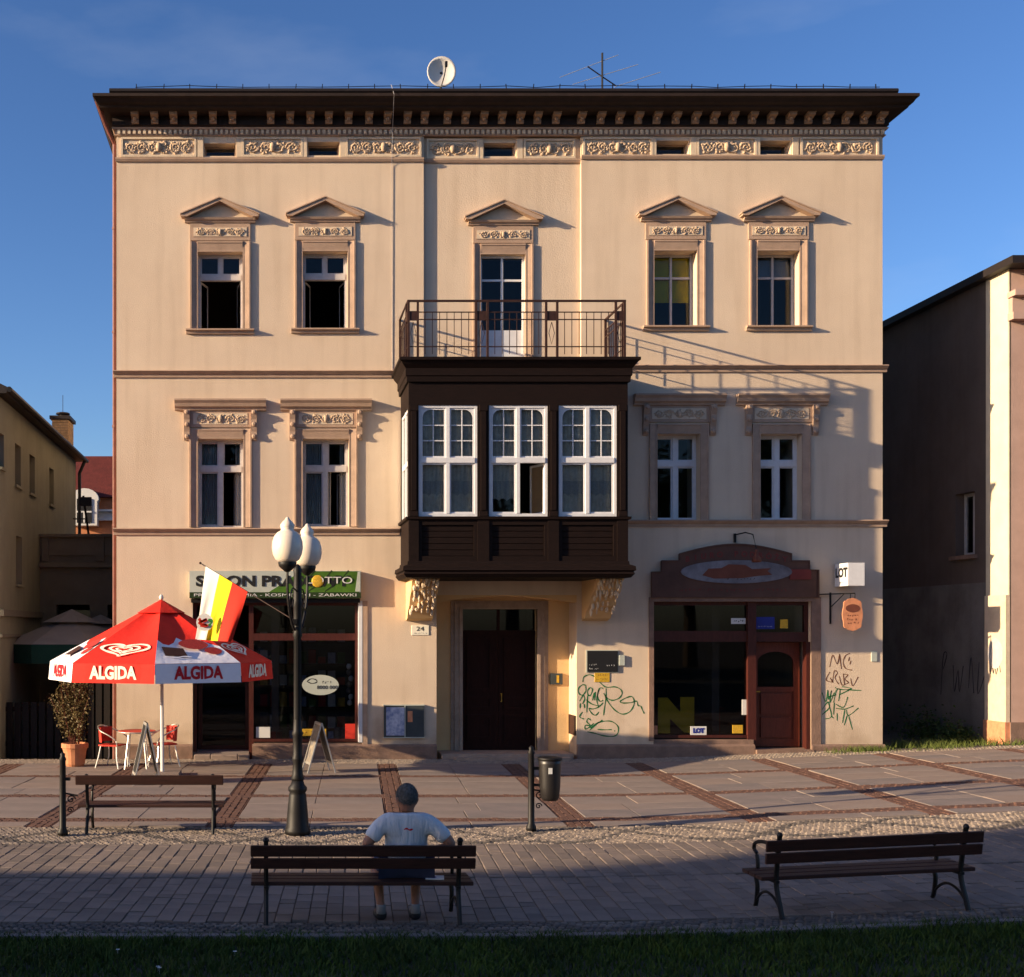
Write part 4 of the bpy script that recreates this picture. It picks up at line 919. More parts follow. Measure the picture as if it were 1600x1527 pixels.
graffiti('brown sprayed letters MC GRUBU on the wall by the right corner', [
 [(235, 380), (280, 215), (340, 340), (375, 195)], [(375, 200), (400, 410)], [(520, 190), (460, 220), (425, 310), (460, 400), (550, 425)], [(500, 300), (515, 240)], [(520, 345), (535, 290)], [(240, 450), (185, 560), (270, 590), (240, 530)], [(275, 600), (300, 440), (345, 460), (310, 530), (360, 620)], [(370, 510), (400, 620), (440, 625), (425, 480)], [(425, 480), (490, 490), (450, 550), (500, 600), (440, 625)], [(530, 540), (560, 645), (635, 520)]], 'gr_brown', 8.983, 1270, 1000, .018)
graffiti('black and green spiky graffiti tag under the brown letters', [
 [(310, 665), (360, 690), (470, 700), (540, 680), (410, 655)], [(470, 700), (680, 710)], [(370, 770), (520, 700)], [(130, 740), (180, 870), (210, 700), (220, 840), (260, 710)], [(260, 710), (240, 880), (300, 740)], [(290, 880), (330, 710), (380, 700), (360, 860)], [(215, 800), (330, 770)], [(130, 980), (210, 870), (230, 950), (130, 1050)], [(215, 880), (260, 1070), (175, 1110)], [(260, 1070), (290, 1100)], [(300, 880), (290, 1050)], [(320, 900), (430, 945), (490, 800)], [(320, 960), (450, 970), (570, 925)], [(450, 970), (415, 1165)], [(470, 980), (500, 1060), (640, 955)], [(500, 1060), (555, 1260)], [(340, 1030), (340, 1135)], [(480, 1060), (440, 1200)]], 'gr_green', 8.983, 1270, 1000, .018)
# ---- things on the roof
t = thing('satellite_dish', 'round white satellite dish standing on the roof edge', 'satellite dish', (FX(690), 25.2, 13.9))
cx, cz = GX(690, 25.2), GZ(112, 25.2); d = MB(); n0 = 0
for i in range(7):
    r = .31*i/6
    for q in range(24): a = q*math.pi/12; d.v.append((cx+r*math.cos(a), 25.2-.09*(i/6)**2+.09, cz+r*1.06*math.sin(a)))
for i in range(6):
    for q in range(24): e = (q+1) % 24; d.f.append((i*24+q, i*24+e, (i+1)*24+e, (i+1)*24+q))
o = part('reflector', d, 'dish', t, smooth=True); sm = o.modifiers.new('s', 'SOLIDIFY'); sm.thickness = .012
part('feed_arm', MB().tube([(cx, 25.2, cz-.3), (cx+.01, 24.85, cz-.25), (cx+.03, 24.72, cz-.1)], .012, 5).box(cx+.005, cx+.055, 24.69, 24.76, cz-.12, cz-.02), 'iron', t)
part('mast', MB().tube([(cx, 25.33, 13.9), (cx, 25.33, cz)], .025, 6).tube([(cx, 25.33, cz), (cx, 25.27, cz)], .03, 6), 'iron', t)
t = thing('television_antenna', 'thin metal television antenna on a mast above the roof', 'antenna', (GX(941, 25.6), 25.6, 13.9))
Ya = 25.6; q = lambda x, y, dy=0: (GX(x, Ya), Ya+dy, GZ(y, Ya))
part('mast', MB().tube([q(941, 150), q(941, 83)], .022, 6), 'iron', t); part('boom', MB().tube([q(918, 104), q(941, 120), q(962, 134)], .014, 5), 'iron', t)
for a, b in (((875, 121), (966, 86)), ((895, 132), (997, 101)), ((960, 136), (1032, 113))): part('element', MB().tube([q(*a), q(*b)], .009, 4), 'steel', t)
# ---- shop contents
t = thing('lottery_sticker', 'pale oval lottery sticker on the left shop window reading 8000 000', 'sticker', (FX(501), SY, FZ(1087)))
part('oval', MB().prism([(FX(501)+.39*math.cos(k*math.pi/14), FZ(1071)+.215*math.sin(k*math.pi/14)) for k in range(28)], SY+.03, SY+.046, 'y'), 'signgrey', t)
part('lettering', text_mb('8000 000', .11, (FX(512), SY+.028, FZ(1075)), UX, UZ, width=.44), 'black', t); part('lettering', text_mb('~~~~~', .08, (FX(511), SY+.028, FZ(1067)), UX, UZ, width=.2), 'black', t)
part('logo', ribbon(MB(), [(-.1, 0), (-.02, .05), (.08, .03), (.1, -.02), (0, -.05), (-.08, -.02)], .018, (FX(488), SY+.03, FZ(1065)), UX, UZ, NY, .002, True), 'black', t)
def card(nm, lb, x0, x1, y0, y1, m, yy=None):
    yy = SY+.031 if yy is None else yy
    return single(nm, MB().box(FX(x0), FX(x1), yy, yy+.017, FZ(y1), FZ(y0)), m, lb, 'card', org=(FX((x0+x1)/2), yy, FZ(y1)))
card('price_card', 'white paper card in the lower left of the left shop window', 400, 422, 1137, 1154, 'offwhite')
card('red_box', 'red packet at the right end of the left shop window', 540, 556, 1132, 1156, 'chairred'); ban = card('yellow_banner', 'yellow banner strip along the foot of the left shop window', 468, 510, 1140, 1151, 'gold')
part('lettering', text_mb('~~~~~~~~', .08, (FX(489), SY+.028, FZ(1145.5)), UX, UZ, width=.5), 'brown', ban, world=False).location = tuple(-c for c in ban.location)
dsp = FZ(1160)+.06
single('display_shelf', MB().box(FX(398), FX(556), SY+.105, SY+.6, dsp-.15, dsp), 'redwood', 'low wooden display shelf inside the left shop window', 'shelf', org=(FX(470), SY+.3, dsp-.15))
for i in range(15):
    x = FX(402)+i*.137; h = rnd.uniform(.12, .3); mm_ = rnd.choice(('goods', 'goods', 'poster', 'signdark', 'brown', 'orange', 'fruit'))
    single('magazine', MB().prism([(SY+.11, dsp), (SY+.14, dsp), (SY+.2, dsp+h), (SY+.17, dsp+h)], x, x+.115, 'x'), mm_, 'magazine propped on the display shelf of the left shop', 'magazine', org=(x, SY+.11, dsp), group='magazines in the left shop window')
for i in range(7):
    z = FZ(1100)+i*.13; single('hanging_toy', MB().blob((FX(548)+.03*math.sin(i*2), SY+.25, z), (.06, .05, .065), 8, 5), rnd.choice(('dish', 'goods', 'offwhite')), 'small pale toy hanging in a string inside the left shop window', 'toy', org=(FX(548), SY+.25, z-.065), group='toys strung in the left shop window', smooth=True)
sf = thing('shop_shelves', 'tall shelves of goods deep inside the left shop', 'shelves', (.4, 27.5, .02))
for k in range(5): part('shelf', MB().box(-.4, 1.7, 27.4, 27.8, .4+k*.5, .43+k*.5), 'redwood', sf)
part('back', MB().box(-.4, 1.7, 27.8, 27.84, .02, 2.7), 'room', sf)
for k in range(5):
    for j in range(9): part('goods', MB().box(-.35+j*.225, -.18+j*.225, 27.45, 27.7, .43+k*.5, .43+k*.5+rnd.uniform(.15, .36)), rnd.choice(('goods', 'fruit', 'poster', 'signgreen', 'gold', 'offwhite')), sf)
N = [(1021, 1153), (1021, 1097), (1036, 1097), (1056, 1120), (1056, 1096), (1078, 1096), (1078, 1152), (1062, 1152), (1040, 1130), (1040, 1153)]
single('letter_poster', MB().prism([(FX(a)+.16, FZ(b-6)) for a, b in N], SY+.07, SY+.09, 'y'), 'nyellow', 'big dull yellow letter N standing in the right shop window', 'poster', org=(FX(1050), SY+.13, FZ(1147)))
card('airline_card', 'white card reading LOT at the foot of the right shop window', 1083, 1108, 1136, 1150, 'offwhite'); single('lettering_card', text_mb('LOT', .13, (FX(1095.5), SY+.028, FZ(1143)), UX, UZ, width=.24, bold=.01), 'blue', 'dark blue LOT lettering on the white window card', 'lettering', org=(FX(1095), SY+.028, FZ(1147)))
card('crest_sticker', 'small crest sticker in the corner of the right shop window', 1021.5, 1031, 1135, 1149, 'orange'); card('yellow_sticker', 'yellow sticker by the door post of the right shop', 1149, 1165, 1134, 1147, 'gold'); card('paper_note', 'white paper note stuck beside the right shop door', 1164, 1171, 1094, 1118, 'offwhite')
t = thing('agency_sticker', 'white window sticker with black lettering in the right shop top light', 'sticker', (FX(1158), SY, FZ(976))); part('sheet', MB().box(FX(1147), FX(1169.5), SY+.03, SY+.046, FZ(975), FZ(966)), 'offwhite', t); part('lettering', text_mb('~~~~~~', .08, (FX(1158), SY+.028, FZ(970.5)), UX, UZ, width=.24), 'black', t)
t = thing('card_sticker', 'dark blue card company sticker over the right shop door', 'sticker', (FX(1201), SY, FZ(982))); part('sheet', MB().box(FX(1186), FX(1215), SY+.03, SY+.046, FZ(983), FZ(964)), 'blue', t); part('lettering', text_mb('~~~~~~~~~~~~', .04, (FX(1201), SY+.028, FZ(979)), UX, UZ, width=.33), 'offwhite', t)
card('gold_sticker', 'square golden sticker over the right shop door', 1224, 1236, 968, 982, 'gold')
ds = thing('agency_desk', 'brown desk inside the travel agency', 'desk', (9.3, 27.2, .02)); part('top', MB().box(8.5, 10.2, 26.9, 27.6, .9, .95), 'brown', ds); part('front', MB().box(8.55, 10.15, 27.0, 27.05, .02, .9), 'brown', ds)
# ================================================================== neighbours
t = thing('corner_house', 'pink and cream house with a blind shaded side wall across the alley', 'house', (17, 25.1, .2))
X0 = 15.57; Yf, Yk = 25.09, 37.0; zt_ = 10.35; wy = (26.35, 27.1); wz = (GZ(868, 26.7), GZ(770, 26.7))
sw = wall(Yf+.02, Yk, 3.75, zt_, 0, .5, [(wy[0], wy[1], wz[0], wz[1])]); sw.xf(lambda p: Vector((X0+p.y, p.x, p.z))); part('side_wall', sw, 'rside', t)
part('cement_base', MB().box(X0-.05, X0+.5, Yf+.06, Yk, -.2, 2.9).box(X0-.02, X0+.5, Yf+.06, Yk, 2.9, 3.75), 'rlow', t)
part('sunlit_strip', MB().box(X0-.03, X0+.02, Yf+.0, Yf+.80, 3.45, zt_), 'rside_sun', t); part('sunlit_strip', MB().box(X0-.09, X0+.02, Yf+.0, Yf+.75, .75, 3.45), 'panel', t)  # front stretch of the side wall, its sunlight painted as a paler colour
part('grey_patch', MB().prism([(Yf+.36+.26*math.cos(k*math.pi/8)*(1+.05*math.sin(3*k)), 2.2+.33*math.sin(k*math.pi/8)) for k in range(16)], X0-.094, X0-.089, 'x'), 'whitegrey', t)
part('corner_plinth', MB().box(X0-.12, X0+.02, Yf-.03, Yf+.75, -.2, .75), 'orange', t)
part('front_wall', wall(X0, X0+9, .75, zt_, Yf, .5, [(X0+1.6+2.2*k, X0+2.6+2.2*k, z, z+1.7) for k in range(3) for z in (1.6, 4.6, 7.4)]), 'rpink', t); part('front_plinth', MB().box(X0-.02, X0+9, Yf-.06, Yf+.5, -.2, .75), 'plinth', t)
o = part('window', MB().box(X0+.2, X0+.26, wy[0], wy[1], wz[0], wz[0]+.07).box(X0+.2, X0+.26, wy[0], wy[1], wz[1]-.07, wz[1]).box(X0+.2, X0+.26, wy[0], wy[0]+.07, wz[0]+.07, wz[1]-.07).box(X0+.2, X0+.26, wy[1]-.07, wy[1], wz[0]+.07, wz[1]-.07).box(X0+.2, X0+.26, (wy[0]+wy[1])/2-.03, (wy[0]+wy[1])/2+.03, wz[0]+.07, wz[1]-.07), 'whitegrey', t)
part('pane', MB().box(X0+.226, X0+.234, wy[0], wy[1], wz[0], wz[1]), 'glass', o); part('sill', MB().box(X0-.1, X0+.2, wy[0]-.1, wy[1]+.1, wz[0]-.09, wz[0]), 'plinth', t)
for k in range(3):
    for z in (1.6, 4.6, 7.4):
        a = X0+1.6+2.2*k; mb = MB(); cells = sash_frame(mb, a, a+1, z, z+1.7, Yf+.2, .06, .06, 2, 2, .05); o = part('window', mb, 'white', t); panes(o, cells)
part('inner', MB().box(X0+.55, X0+9, Yf+1.5, Yf+1.6, 0, zt_).box(X0+1.2, X0+1.3, Yf+.5, Yk, 0, zt_), 'room', t)
part('rear_wall', MB().box(X0, X0+9, Yk-.4, Yk, -.2, zt_).box(X0+8.6, X0+9, Yf+.5, Yk-.4, -.2, zt_), 'rpink', t)
part('cornice', MB().box(X0-.06, X0+9, Yf-.28, Yf+.0, zt_-.62, zt_-.5).box(X0-.02, X0+9, Yf-.12, Yf, zt_-.95, zt_-.62).box(X0-.05, X0+9, Yf-.2, Yf, zt_-1.1, zt_-.95), 'rpink', t)
part('roof', MB().box(X0-.22, X0+9.2, Yf-.45, Yk+.3, zt_, zt_+.16).prism([(Yf-.3, zt_+.16), (Yk, zt_+.16), (31, zt_+1.2)], X0+3.5, X0+9, 'x'), 'roof', t)
part('downpipe', MB().tube([(X0+.45, Yf-.1, .1), (X0+.45, Yf-.1, zt_-.3), (X0+.35, Yf-.35, zt_-.02)], .06, 8), 'pipe', t)
for (lb, pts) in (('dark scribbled tag on the cement base of the alley wall', [[(0, 0), (.1, .9), (.25, .95), (.1, .6)], [(.5, .7), (.55, .1), (.7, .6), (.75, .1), (.9, .7)], [(1.1, .2), (1.2, .9), (1.3, .1)], [(1.5, .8), (1.45, .1), (1.7, .5)]]),):
    mb = MB()
    for s in pts: ribbon(mb, s, .03, (X0-.05, 27.6, 1.2), (0, -1, 0), UZ, (-1, 0, 0), .003)
    single('graffiti', mb, 'gr_dark', lb, 'graffiti', org=(X0-.053, 27.0, 1.2))
mb = MB(); ribbon(mb, [(0, 0), (.05, .25), (.1, .02), (.15, .22), (.2, 0), (.3, .25), (.35, .05)], .025, (X0-.09, 25.62, 1.75), (0, -1, 0), UZ, (-1, 0, 0), .003)
single('graffiti', mb, 'gr_dark', 'short black tag on the pale sunlit strip of the side wall across the alley', 'graffiti', org=(X0-.093, 25.5, 1.75))
# left house: shaded side wall with narrow windows
t = thing('side_house', 'grey green rendered house with narrow windows along the left alley', 'house', (-8, 30, 0))
XS = -5.81; ze = 7.63
def ys(px): return XS*1850/(px-430)
wins = []
for (a, b, y0, y1) in ((0, 6, 676, 733), (23.5, 32.5, 692, 762), (46, 54.5, 709, 774), (77, 84, 730, 791), (25, 34.5, 837, 914)):
    Ya, Yb = ys(a), ys(b); wins.append((Ya, Yb, GZ(y1, Yb), GZ(y0, Ya)))
sw = wall(25.0, 34.5, -.3, ze, 0, .4, wins); sw.xf(lambda p: Vector((XS-p.y, p.x, p.z))); part('side_wall', sw, 'lwall', t)
for (a, b, c, d_) in wins:
    mb = MB().box(XS-.3, XS-.25, a, b, c, c+.06).box(XS-.3, XS-.25, a, b, d_-.06, d_).box(XS-.3, XS-.25, a, a+.06, c+.06, d_-.06).box(XS-.3, XS-.25, b-.06, b, c+.06, d_-.06)
    o = part('window', mb, 'whitegrey', t); part('pane', MB().box(XS-.28, XS-.272, a, b, c, d_), 'glass', o); part('sill', MB().box(XS-.25, XS+.05, a-.04, b+.04, c-.06, c), 'lwall', t)
part('front_wall', MB().box(XS-9, XS-.4, 25.0, 25.4, -.3, ze).box(XS-9, XS-.4, 34.1, 34.5, -.3, ze).box(XS-9, XS-8.6, 25.4, 34.1, -.3, ze), 'lwall', t)
part('inner', MB().box(XS-2.5, XS-2.4, 25.4, 34.1, 0, ze), 'room', t)
part('band', MB().box(XS, XS+.08, 25.0, 34.5, 3.0, 3.14).box(XS, XS+.05, 25.0, 34.5, 2.55, 2.62), 'lowwall', t)
part('roof', MB().prism([(XS+.2, ze+.02), (XS+.24, ze+.14), (XS-4.5, ze+2.4), (XS-9.6, ze+.14), (XS-9.5, ze-.02)], 24.7, 34.8, 'y').box(XS-2.2, XS-1.0, 25.2, 26.4, ze+.9, ze+2.2), 'roof', t)
part('gutter', MB().tube([(XS+.26, 24.7, ze+.1), (XS+.26, 34.9, ze+.05)], .06, 8).tube([(XS+.26, 34.6, ze+.05), (XS+.1, 34.55, ze-.35), (XS+.1, 34.55, 3.5)], .05, 6), 'iron', t)
# chimney stack at the far end
t = thing('chimney_stack', 'tall brick chimney with a dark cap rising behind the left house', 'chimney', (-6.4, 35.5, 0))
cx0, cx1, cy0 = GX(81, 35.2), GX(107, 35.2), 35.2; cz1 = GZ(655, 35.2)
part('core', MB().box(cx0+.02, cx1-.02, cy0+.02, cy0+.86, -.2, cz1), 'mortar', t); part('shaft', MB().box(cx0-.02, cx1+.02, cy0-.02, cy0+.9, -.2, 6.6), 'lowwall', t)
n = int((cz1-6.6)/.078)
for i in range(n):
    z = 6.62+i*.078
    for j in range(2):
        a = cx0+(j*.255 if i % 2 else j*.255-.0); part('brick', MB().box(cx0+j*(cx1-cx0)/2+(.006 if i % 2 else .0), cx0+(j+1)*(cx1-cx0)/2-.01, cy0, cy0+.12, z, z+.066), 'chimney', t)
    for j in range(3): part('brick', MB().box(cx1-.12, cx1+.001, cy0+.13+j*.25, cy0+.37+j*.25, z, z+.066), 'chimney', t)
part('cap', MB().box(cx0-.06, cx1+.06, cy0-.06, cy0+.95, cz1, cz1+.1).lathe([(.1, .1), (.1, .2), (.22, .22), (.2, .26), (.0, .3)], (cx0+cx1)/2, cy0+.45, cz1, 10).tube([((cx0+cx1)/2, cy0+.45, cz1+.3), ((cx0+cx1)/2, cy0+.45, cz1+.8)], .01, 4), 'roof', t)
# low rear wing with a parapet
t = thing('rear_wing', 'low flat roofed wing with a parapet closing the left alley', 'building', (-4.5, 29.25, 0))
part('wall', wall(XS, -2.9, -.3, 4.55, 29.25, .4, [(GX(88, 29.25), GX(140, 29.25), 0, GZ(945, 29.25)), (GX(168, 29.25), GX(200, 29.25), 1.2, GZ(945, 29.25))]), 'lowwall', t)
part('parapet', MB().box(XS, -2.9, 29.2, 29.5, 4.55, 5.0).box(XS-.0, -2.9, 29.1, 29.55, 5.0, 5.07).box(XS, -2.9, 29.12, 29.25, 4.25, 4.37).box(GX(66, 29.2), GX(76, 29.2), 29.15, 29.2, 4.4, 5.0).box(GX(150, 29.2), GX(163, 29.2), 29.15, 29.2, 4.4, 5.0), 'lowwall', t)
part('roof', MB().box(XS, -2.9, 29.5, 34.0, 4.3, 4.5), 'roof', t); part('inner', MB().box(XS, -2.9, 31.5, 31.6, -.2, 4.3), 'room', t)
o = part('window', MB().box(GX(88, 29.4), GX(140, 29.4), 29.42, 29.47, 0, .1).box(GX(113, 29.4), GX(116, 29.4), 29.42, 29.47, .1, 3.2), 'dkdoor', t); part('pane', MB().box(GX(88, 29.4), GX(140, 29.4), 29.44, 29.45, .1, 3.2), 'glass', o)
# far house with a red mansard
t = thing('mansard_house', 'far brick house with a dark red roof and a white arched dormer', 'house', (-8, 45, 0))
Y9 = 45.0; zr0, zr1 = GZ(778, Y9), GZ(713, Y9+1.5)
part('wall', MB().box(-13, -3, Y9, Y9+8, -.3, zr0), 'terracotta', t); part('roof', MB().prism([(Y9-.3, zr0), (Y9+1.5, zr1), (Y9+7, zr1), (Y9+8.3, zr0)], -13.2, -2.8, 'x'), 'redroof', t)
part('cornice', MB().box(-13, -3, Y9-.25, Y9, GZ(800, Y9), GZ(797, Y9)).box(-13, -3, Y9-.2, Y9, GZ(814, Y9), GZ(810, Y9)).box(-13, -3, Y9-.06, Y9, GZ(810, Y9), GZ(800, Y9)), 'offwhite', t)
xd = GX(135, Y9); wd = .34; zb_, ztp = GZ(823, Y9), GZ(786, Y9)
arc = [(xd-wd-.14, zb_), (xd+wd+.14, zb_), (xd+wd+.14, ztp)]+[(xd+(wd+.2)*math.cos(math.pi*k/10), ztp+.08+(wd+.08)*math.sin(math.pi*k/10)) for k in range(11)]+[(xd-wd-.14, ztp)]
o = part('dormer', MB().prism(arc, Y9-.5, Y9+1, 'y'), 'offwhite', t); part('window', MB().box(xd-wd+.06, xd+wd-.06, Y9-.53, Y9-.499, zb_+.1, ztp+.1), 'black', o); part('glazing_bar', MB().box(xd-wd+.06, xd+wd-.06, Y9-.55, Y9-.53, ztp-.42, ztp-.36).box(xd-.03, xd+.03, Y9-.55, Y9-.53, zb_+.1, ztp-.42), 'offwhite', o)
t = thing('roof_antenna', 'dark antenna mast leaning on the parapet of the rear wing', 'antenna', (GX(138, 29.4), 29.4, 5.05)); part('mast', MB().tube([(GX(139, 29.4), 29.4, 5.0), (GX(130, 29.4), 29.4, GZ(775, 29.4))], .03, 5), 'iron', t); part('panel', MB().box(GX(124, 29.4), GX(143, 29.4), 29.36, 29.44, GZ(791, 29.4), GZ(777, 29.4)), 'iron', t); part('crossbar', MB().tube([(GX(114, 29.4), 29.4, GZ(811, 29.4)), (GX(136, 29.4), 29.4, GZ(811, 29.4))], .02, 4), 'iron', t)
# unseen house blocks added out of the frame to shade lawn and paving
for nm, lb, x0, x1, y0, y1, h in (('shade_house', 'two storey house block added out of view to shade the lawn', -50, -28.1, -6, 5.12, 7.9), ('shade_block', 'tall block added out of view to shade the paving', -60, -50, -20, -3.4, 19.3)):
    t = thing(nm, lb, 'house', ((x0+x1)/2, y1, 0)); hs = []
    for k in range(int((x1-x0)/3)):
        for z in range(int(h/3)): hs.append((x0+1+k*3, x0+2.2+k*3, 1+z*3.2, 2.7+z*3.2))
    hs = [q for q in hs if q[3] < h-.3]
    wl = wall(x0, x1, -.3, h, 0, .4, hs); wl.xf(lambda p: Vector((p.x, y1-p.y, p.z))); part('wall', wl, 'lwall', t)
    part('wall', MB().box(x1-.4, x1, y0, y1-.4, -.3, h).box(x0, x0+.4, y0, y1-.4, -.3, h).box(x0, x1, y0-.4, y0, -.3, h), 'lwall', t)
    for q in hs:
        mb = MB(); cells = sash_frame(mb, q[0], q[1], q[2], q[3], y1-.25, .07, .06, 2, 1, .05); o = part('window', mb, 'whitegrey', t); panes(o, cells)
    ym = (y0+y1)/2; part('roof', MB().prism([(y0-.7, h), (y1+.02, h), (y1+.02, h+.1), (ym, h+(y1-y0)*.2), (y0-.7, h+.1)], x0-.3, x1+.02, 'x'), 'redroof', t); part('inner', MB().box(x0+.5, x1-.5, y1-2, y1-1.9, 0, h), 'room', t)
# park trees on the far side of the lawn, behind the viewer: they stand in the window panes
def tree_meshes(seed):
    r = random.Random(seed); tk = MB(); lv = MB()
    tk.tube([(0, 0, -.2), (.05, 0, 2), (.0, .1, 4.5), (.1, .1, 8)], [.32, .24, .19, .06], 8)
    for k in range(9):
        a = r.uniform(0, 6.28); z = r.uniform(2.8, 6.5); e = Vector((math.cos(a)*r.uniform(2, 3.4), math.sin(a)*r.uniform(2, 3.4), z+r.uniform(1, 3)))
        tk.tube([(0, 0, z), tuple(e*.5+Vector((0, 0, z*.5+.2))), tuple(e)], [.11, .07, .02], 5)
        for q in range(7):
            c = e*r.uniform(.55, 1.1); c.z = e.z+r.uniform(-1.2, 1.6)
            for i in range(70):
                p = c+Vector((r.gauss(0, .5), r.gauss(0, .5), r.gauss(0, .42))); d = Vector((r.gauss(0, 1), r.gauss(0, 1), r.gauss(0, .7))).normalized()*r.uniform(.16, .3); n = d.cross(Vector((r.gauss(0, 1), r.gauss(0, 1), r.gauss(0, 1)))).normalized()*.1
                lv.quad(p, p+d*.5+n, p+d, p+d*.5-n)
    return tk.mesh('trunk', M['bark']), lv.mesh('crown', M['tleaf'])
tms = [tree_meshes(s) for s in (1, 2, 3)]
for i in range(11):
    x = -24+i*6.5+rnd.uniform(-1, 1); y = -21-(i % 3)*4+rnd.uniform(-1, 1)
    t = thing('park_tree', 'broad leafy park tree standing across the lawn', 'tree', (x, y, 0), rnd.uniform(0, 6), 'trees across the lawn'); sc = rnd.uniform(1.5, 1.9); t.scale = (sc, sc, sc)
    for nm, me in zip(('trunk', 'crown'), tms[i % 3]):
        o = bpy.data.objects.new(nm, me); COL.objects.link(o); o.parent = t
        if nm == 'crown': o['kind'] = 'stuff'

for i, (sx, sy, sr) in enumerate(((15.2, 27.6, .5), (15.25, 26.4, .32))):
    lv = MB()
    for k in range(900):
        p = Vector((sx+rnd.gauss(0, sr*.45), sy+rnd.gauss(0, sr*.7), g(sx, sy)-.1+abs(rnd.gauss(0, sr*.6)))); d = Vector((rnd.gauss(0, 1), rnd.gauss(0, 1), rnd.gauss(0, .6))).normalized()*rnd.uniform(.05, .1); n = d.cross(Vector((rnd.gauss(0, 1), rnd.gauss(0, 1), rnd.gauss(0, 1)))).normalized()*.022
        lv.quad(p, p+d*.5+n, p+d, p+d*.5-n)
    t = thing('alley_bush', ('leafy bush growing at the foot of the shaded alley wall', 'small low bush near the sunlit corner of the alley')[i], 'bush', (sx, sy, g(sx, sy))); part('foliage', lv, 'tleaf', t, kind='stuff'); part('stems', MB().tube([(sx, sy, g(sx, sy)-.1), (sx, sy, g(sx, sy)+sr)], .02, 5), 'bark', t)
# ================================================================== ice cream parasol
Yp = 22.0; Xp = GX(252, Yp); gz = g(Xp, Yp)
T = thing('parasol', 'big red and white ALGIDA ice cream parasol beside the left shop', 'parasol', (Xp, Yp, gz))
Rp = 2.05; zr_ = GZ(1033, Yp); za = GZ(939, Yp); zv = GZ(1061, Yp)
V8 = [Vector((Xp+Rp*math.sin(R(2.5+45*k)), Yp-Rp*math.cos(R(2.5+45*k)), zr_)) for k in range(8)]
A8 = Vector((Xp, Yp, za)); UP = Vector((0, 0, 1))
def heart(sc): 
    return [(sc*.95*math.sin(t)**3*1.0*(1 if True else 0), sc*(.8125*math.cos(t)-.3125*math.cos(2*t)-.125*math.cos(3*t)-.0625*math.cos(4*t))*.8) for t in [2*math.pi*k/20+.001 for k in range(20)]]
for k in range(8):
    a, b = V8[k], V8[(k+1) % 8]; mid = (a+b)/2; col = 'pwhite' if k % 2 == 0 else 'red'
    # sagging canopy panel
    mb = MB(); n = 8
    for i in range(n+1):
        s = i/n
        for j in range(n+1):
            t_ = j/n; e = a.lerp(b, t_); p = A8.lerp(e, s); p.z -= .08*math.sin(s*math.pi)*math.sin(t_*math.pi)+.0; mb.v.append(tuple(p))
    for i in range(n):
        for j in range(n): q0 = i*(n+1)+j; mb.f.append((q0, q0+n+1, q0+n+2, q0+1))
    o = part('canopy_panel', mb, 'red' if k % 2 else 'red', T, smooth=True)
    if k % 2 == 0:     # the printed white lower half of the panel
        mb = MB(); n = 10
        for j in range(n+1):
            t_ = j/n; s1 = .52+.10*abs(math.sin(t_*math.pi*2.5))+.25*abs(t_-.5)
            for i in range(6):
                s = s1+(1-s1)*i/5; e = a.lerp(b, t_); p = A8.lerp(e, s); p.z -= .08*math.sin(s*math.pi)*math.sin(t_*math.pi)-.006; mb.v.append(tuple(p))
        for j in range(n):
            for i in range(5): q0 = j*6+i; mb.f.append((q0, q0+1, q0+7, q0+6))
        part('white_print', mb, 'pwhite', o, smooth=True)
    vd = [a+(mid-a)*0, b]; nrm = Vector((mid.x-Xp, mid.y-Yp, 0)).normalized()
    mb = MB(); n = 6
    for j in range(n+1):
        p = a.lerp(b, j/n)+nrm*(.006*math.sin(j*2.1)); mb.v += [tuple(p), tuple(p+Vector((0, 0, zv-zr_))+nrm*.03)]
    mb.f = [(2*j, 2*j+1, 2*j+3, 2*j+2) for j in range(n)]
    val = part('valance', mb, col, T)
    u = (b-a).normalized(); vdir = (A8-mid).normalized(); pn = u.cross(vdir); pn = pn if pn.z > 0 else -pn
    part('lettering', text_mb('ALGIDA', .30, mid+nrm*.0235+UP*((zv-zr_)*.5), u, UP, width=.9, bold=.012), 'textred' if k % 2 == 0 else 'textwhite', val)
    c = mid+vdir*.42+pn*.012-UP*.02
    if k % 2:
        mb = MB()
        for sc, wd_ in ((.44, .06), (.27, .055)): ribbon(mb, heart(sc), wd_, c+vdir*.06, u*1.1, vdir*.62, pn, .012, True, 3)
        ribbon(mb, heart(.13), .04, c+vdir*.05, u*1.2, vdir*.7, pn, .012, True, 3); part('heart_print', mb, 'textwhite', o)
    else:
        def disc(cc, rx, ry, m, nm):
            mb = MB(); mb.v = [tuple(cc+u*(rx*(1+.06*math.sin(5*q))*math.cos(q*math.pi/9))+vdir*(ry*math.sin(q*math.pi/9))+pn*.012) for q in range(18)]; mb.f = [tuple(range(18))]; part(nm, mb, m, o)
        disc(c+u*.12+vdir*.22, .27, .17, 'fruit', 'strawberry_print'); disc(c+u*.42+vdir*.0, .16, .12, 'fruit', 'strawberry_print')
        mb = MB(); mb.v = [tuple(c+u*x+vdir*y+pn*.013) for x, y in ((-.52, -.16), (-.12, -.18), (-.12, .08), (-.5, .14))]; mb.f = [(0, 1, 2, 3)]; part('chocolate_print', mb, 'choc', o)
        ribb = ribbon(MB(), [(-.55, -.17), (-.35, -.22), (-.2, -.19), (-.05, -.21)], .035, c, u, vdir, pn, .015); part('cream_print', ribb, 'pwhite', o)
    part('rib', MB().tube([A8-UP*.07, a-UP*.03], .014, 5), 'steel', T); part('strut', MB().tube([Vector((Xp, Yp, za-.95)), A8.lerp(a, .5)-UP*.05], .012, 5), 'steel', T)
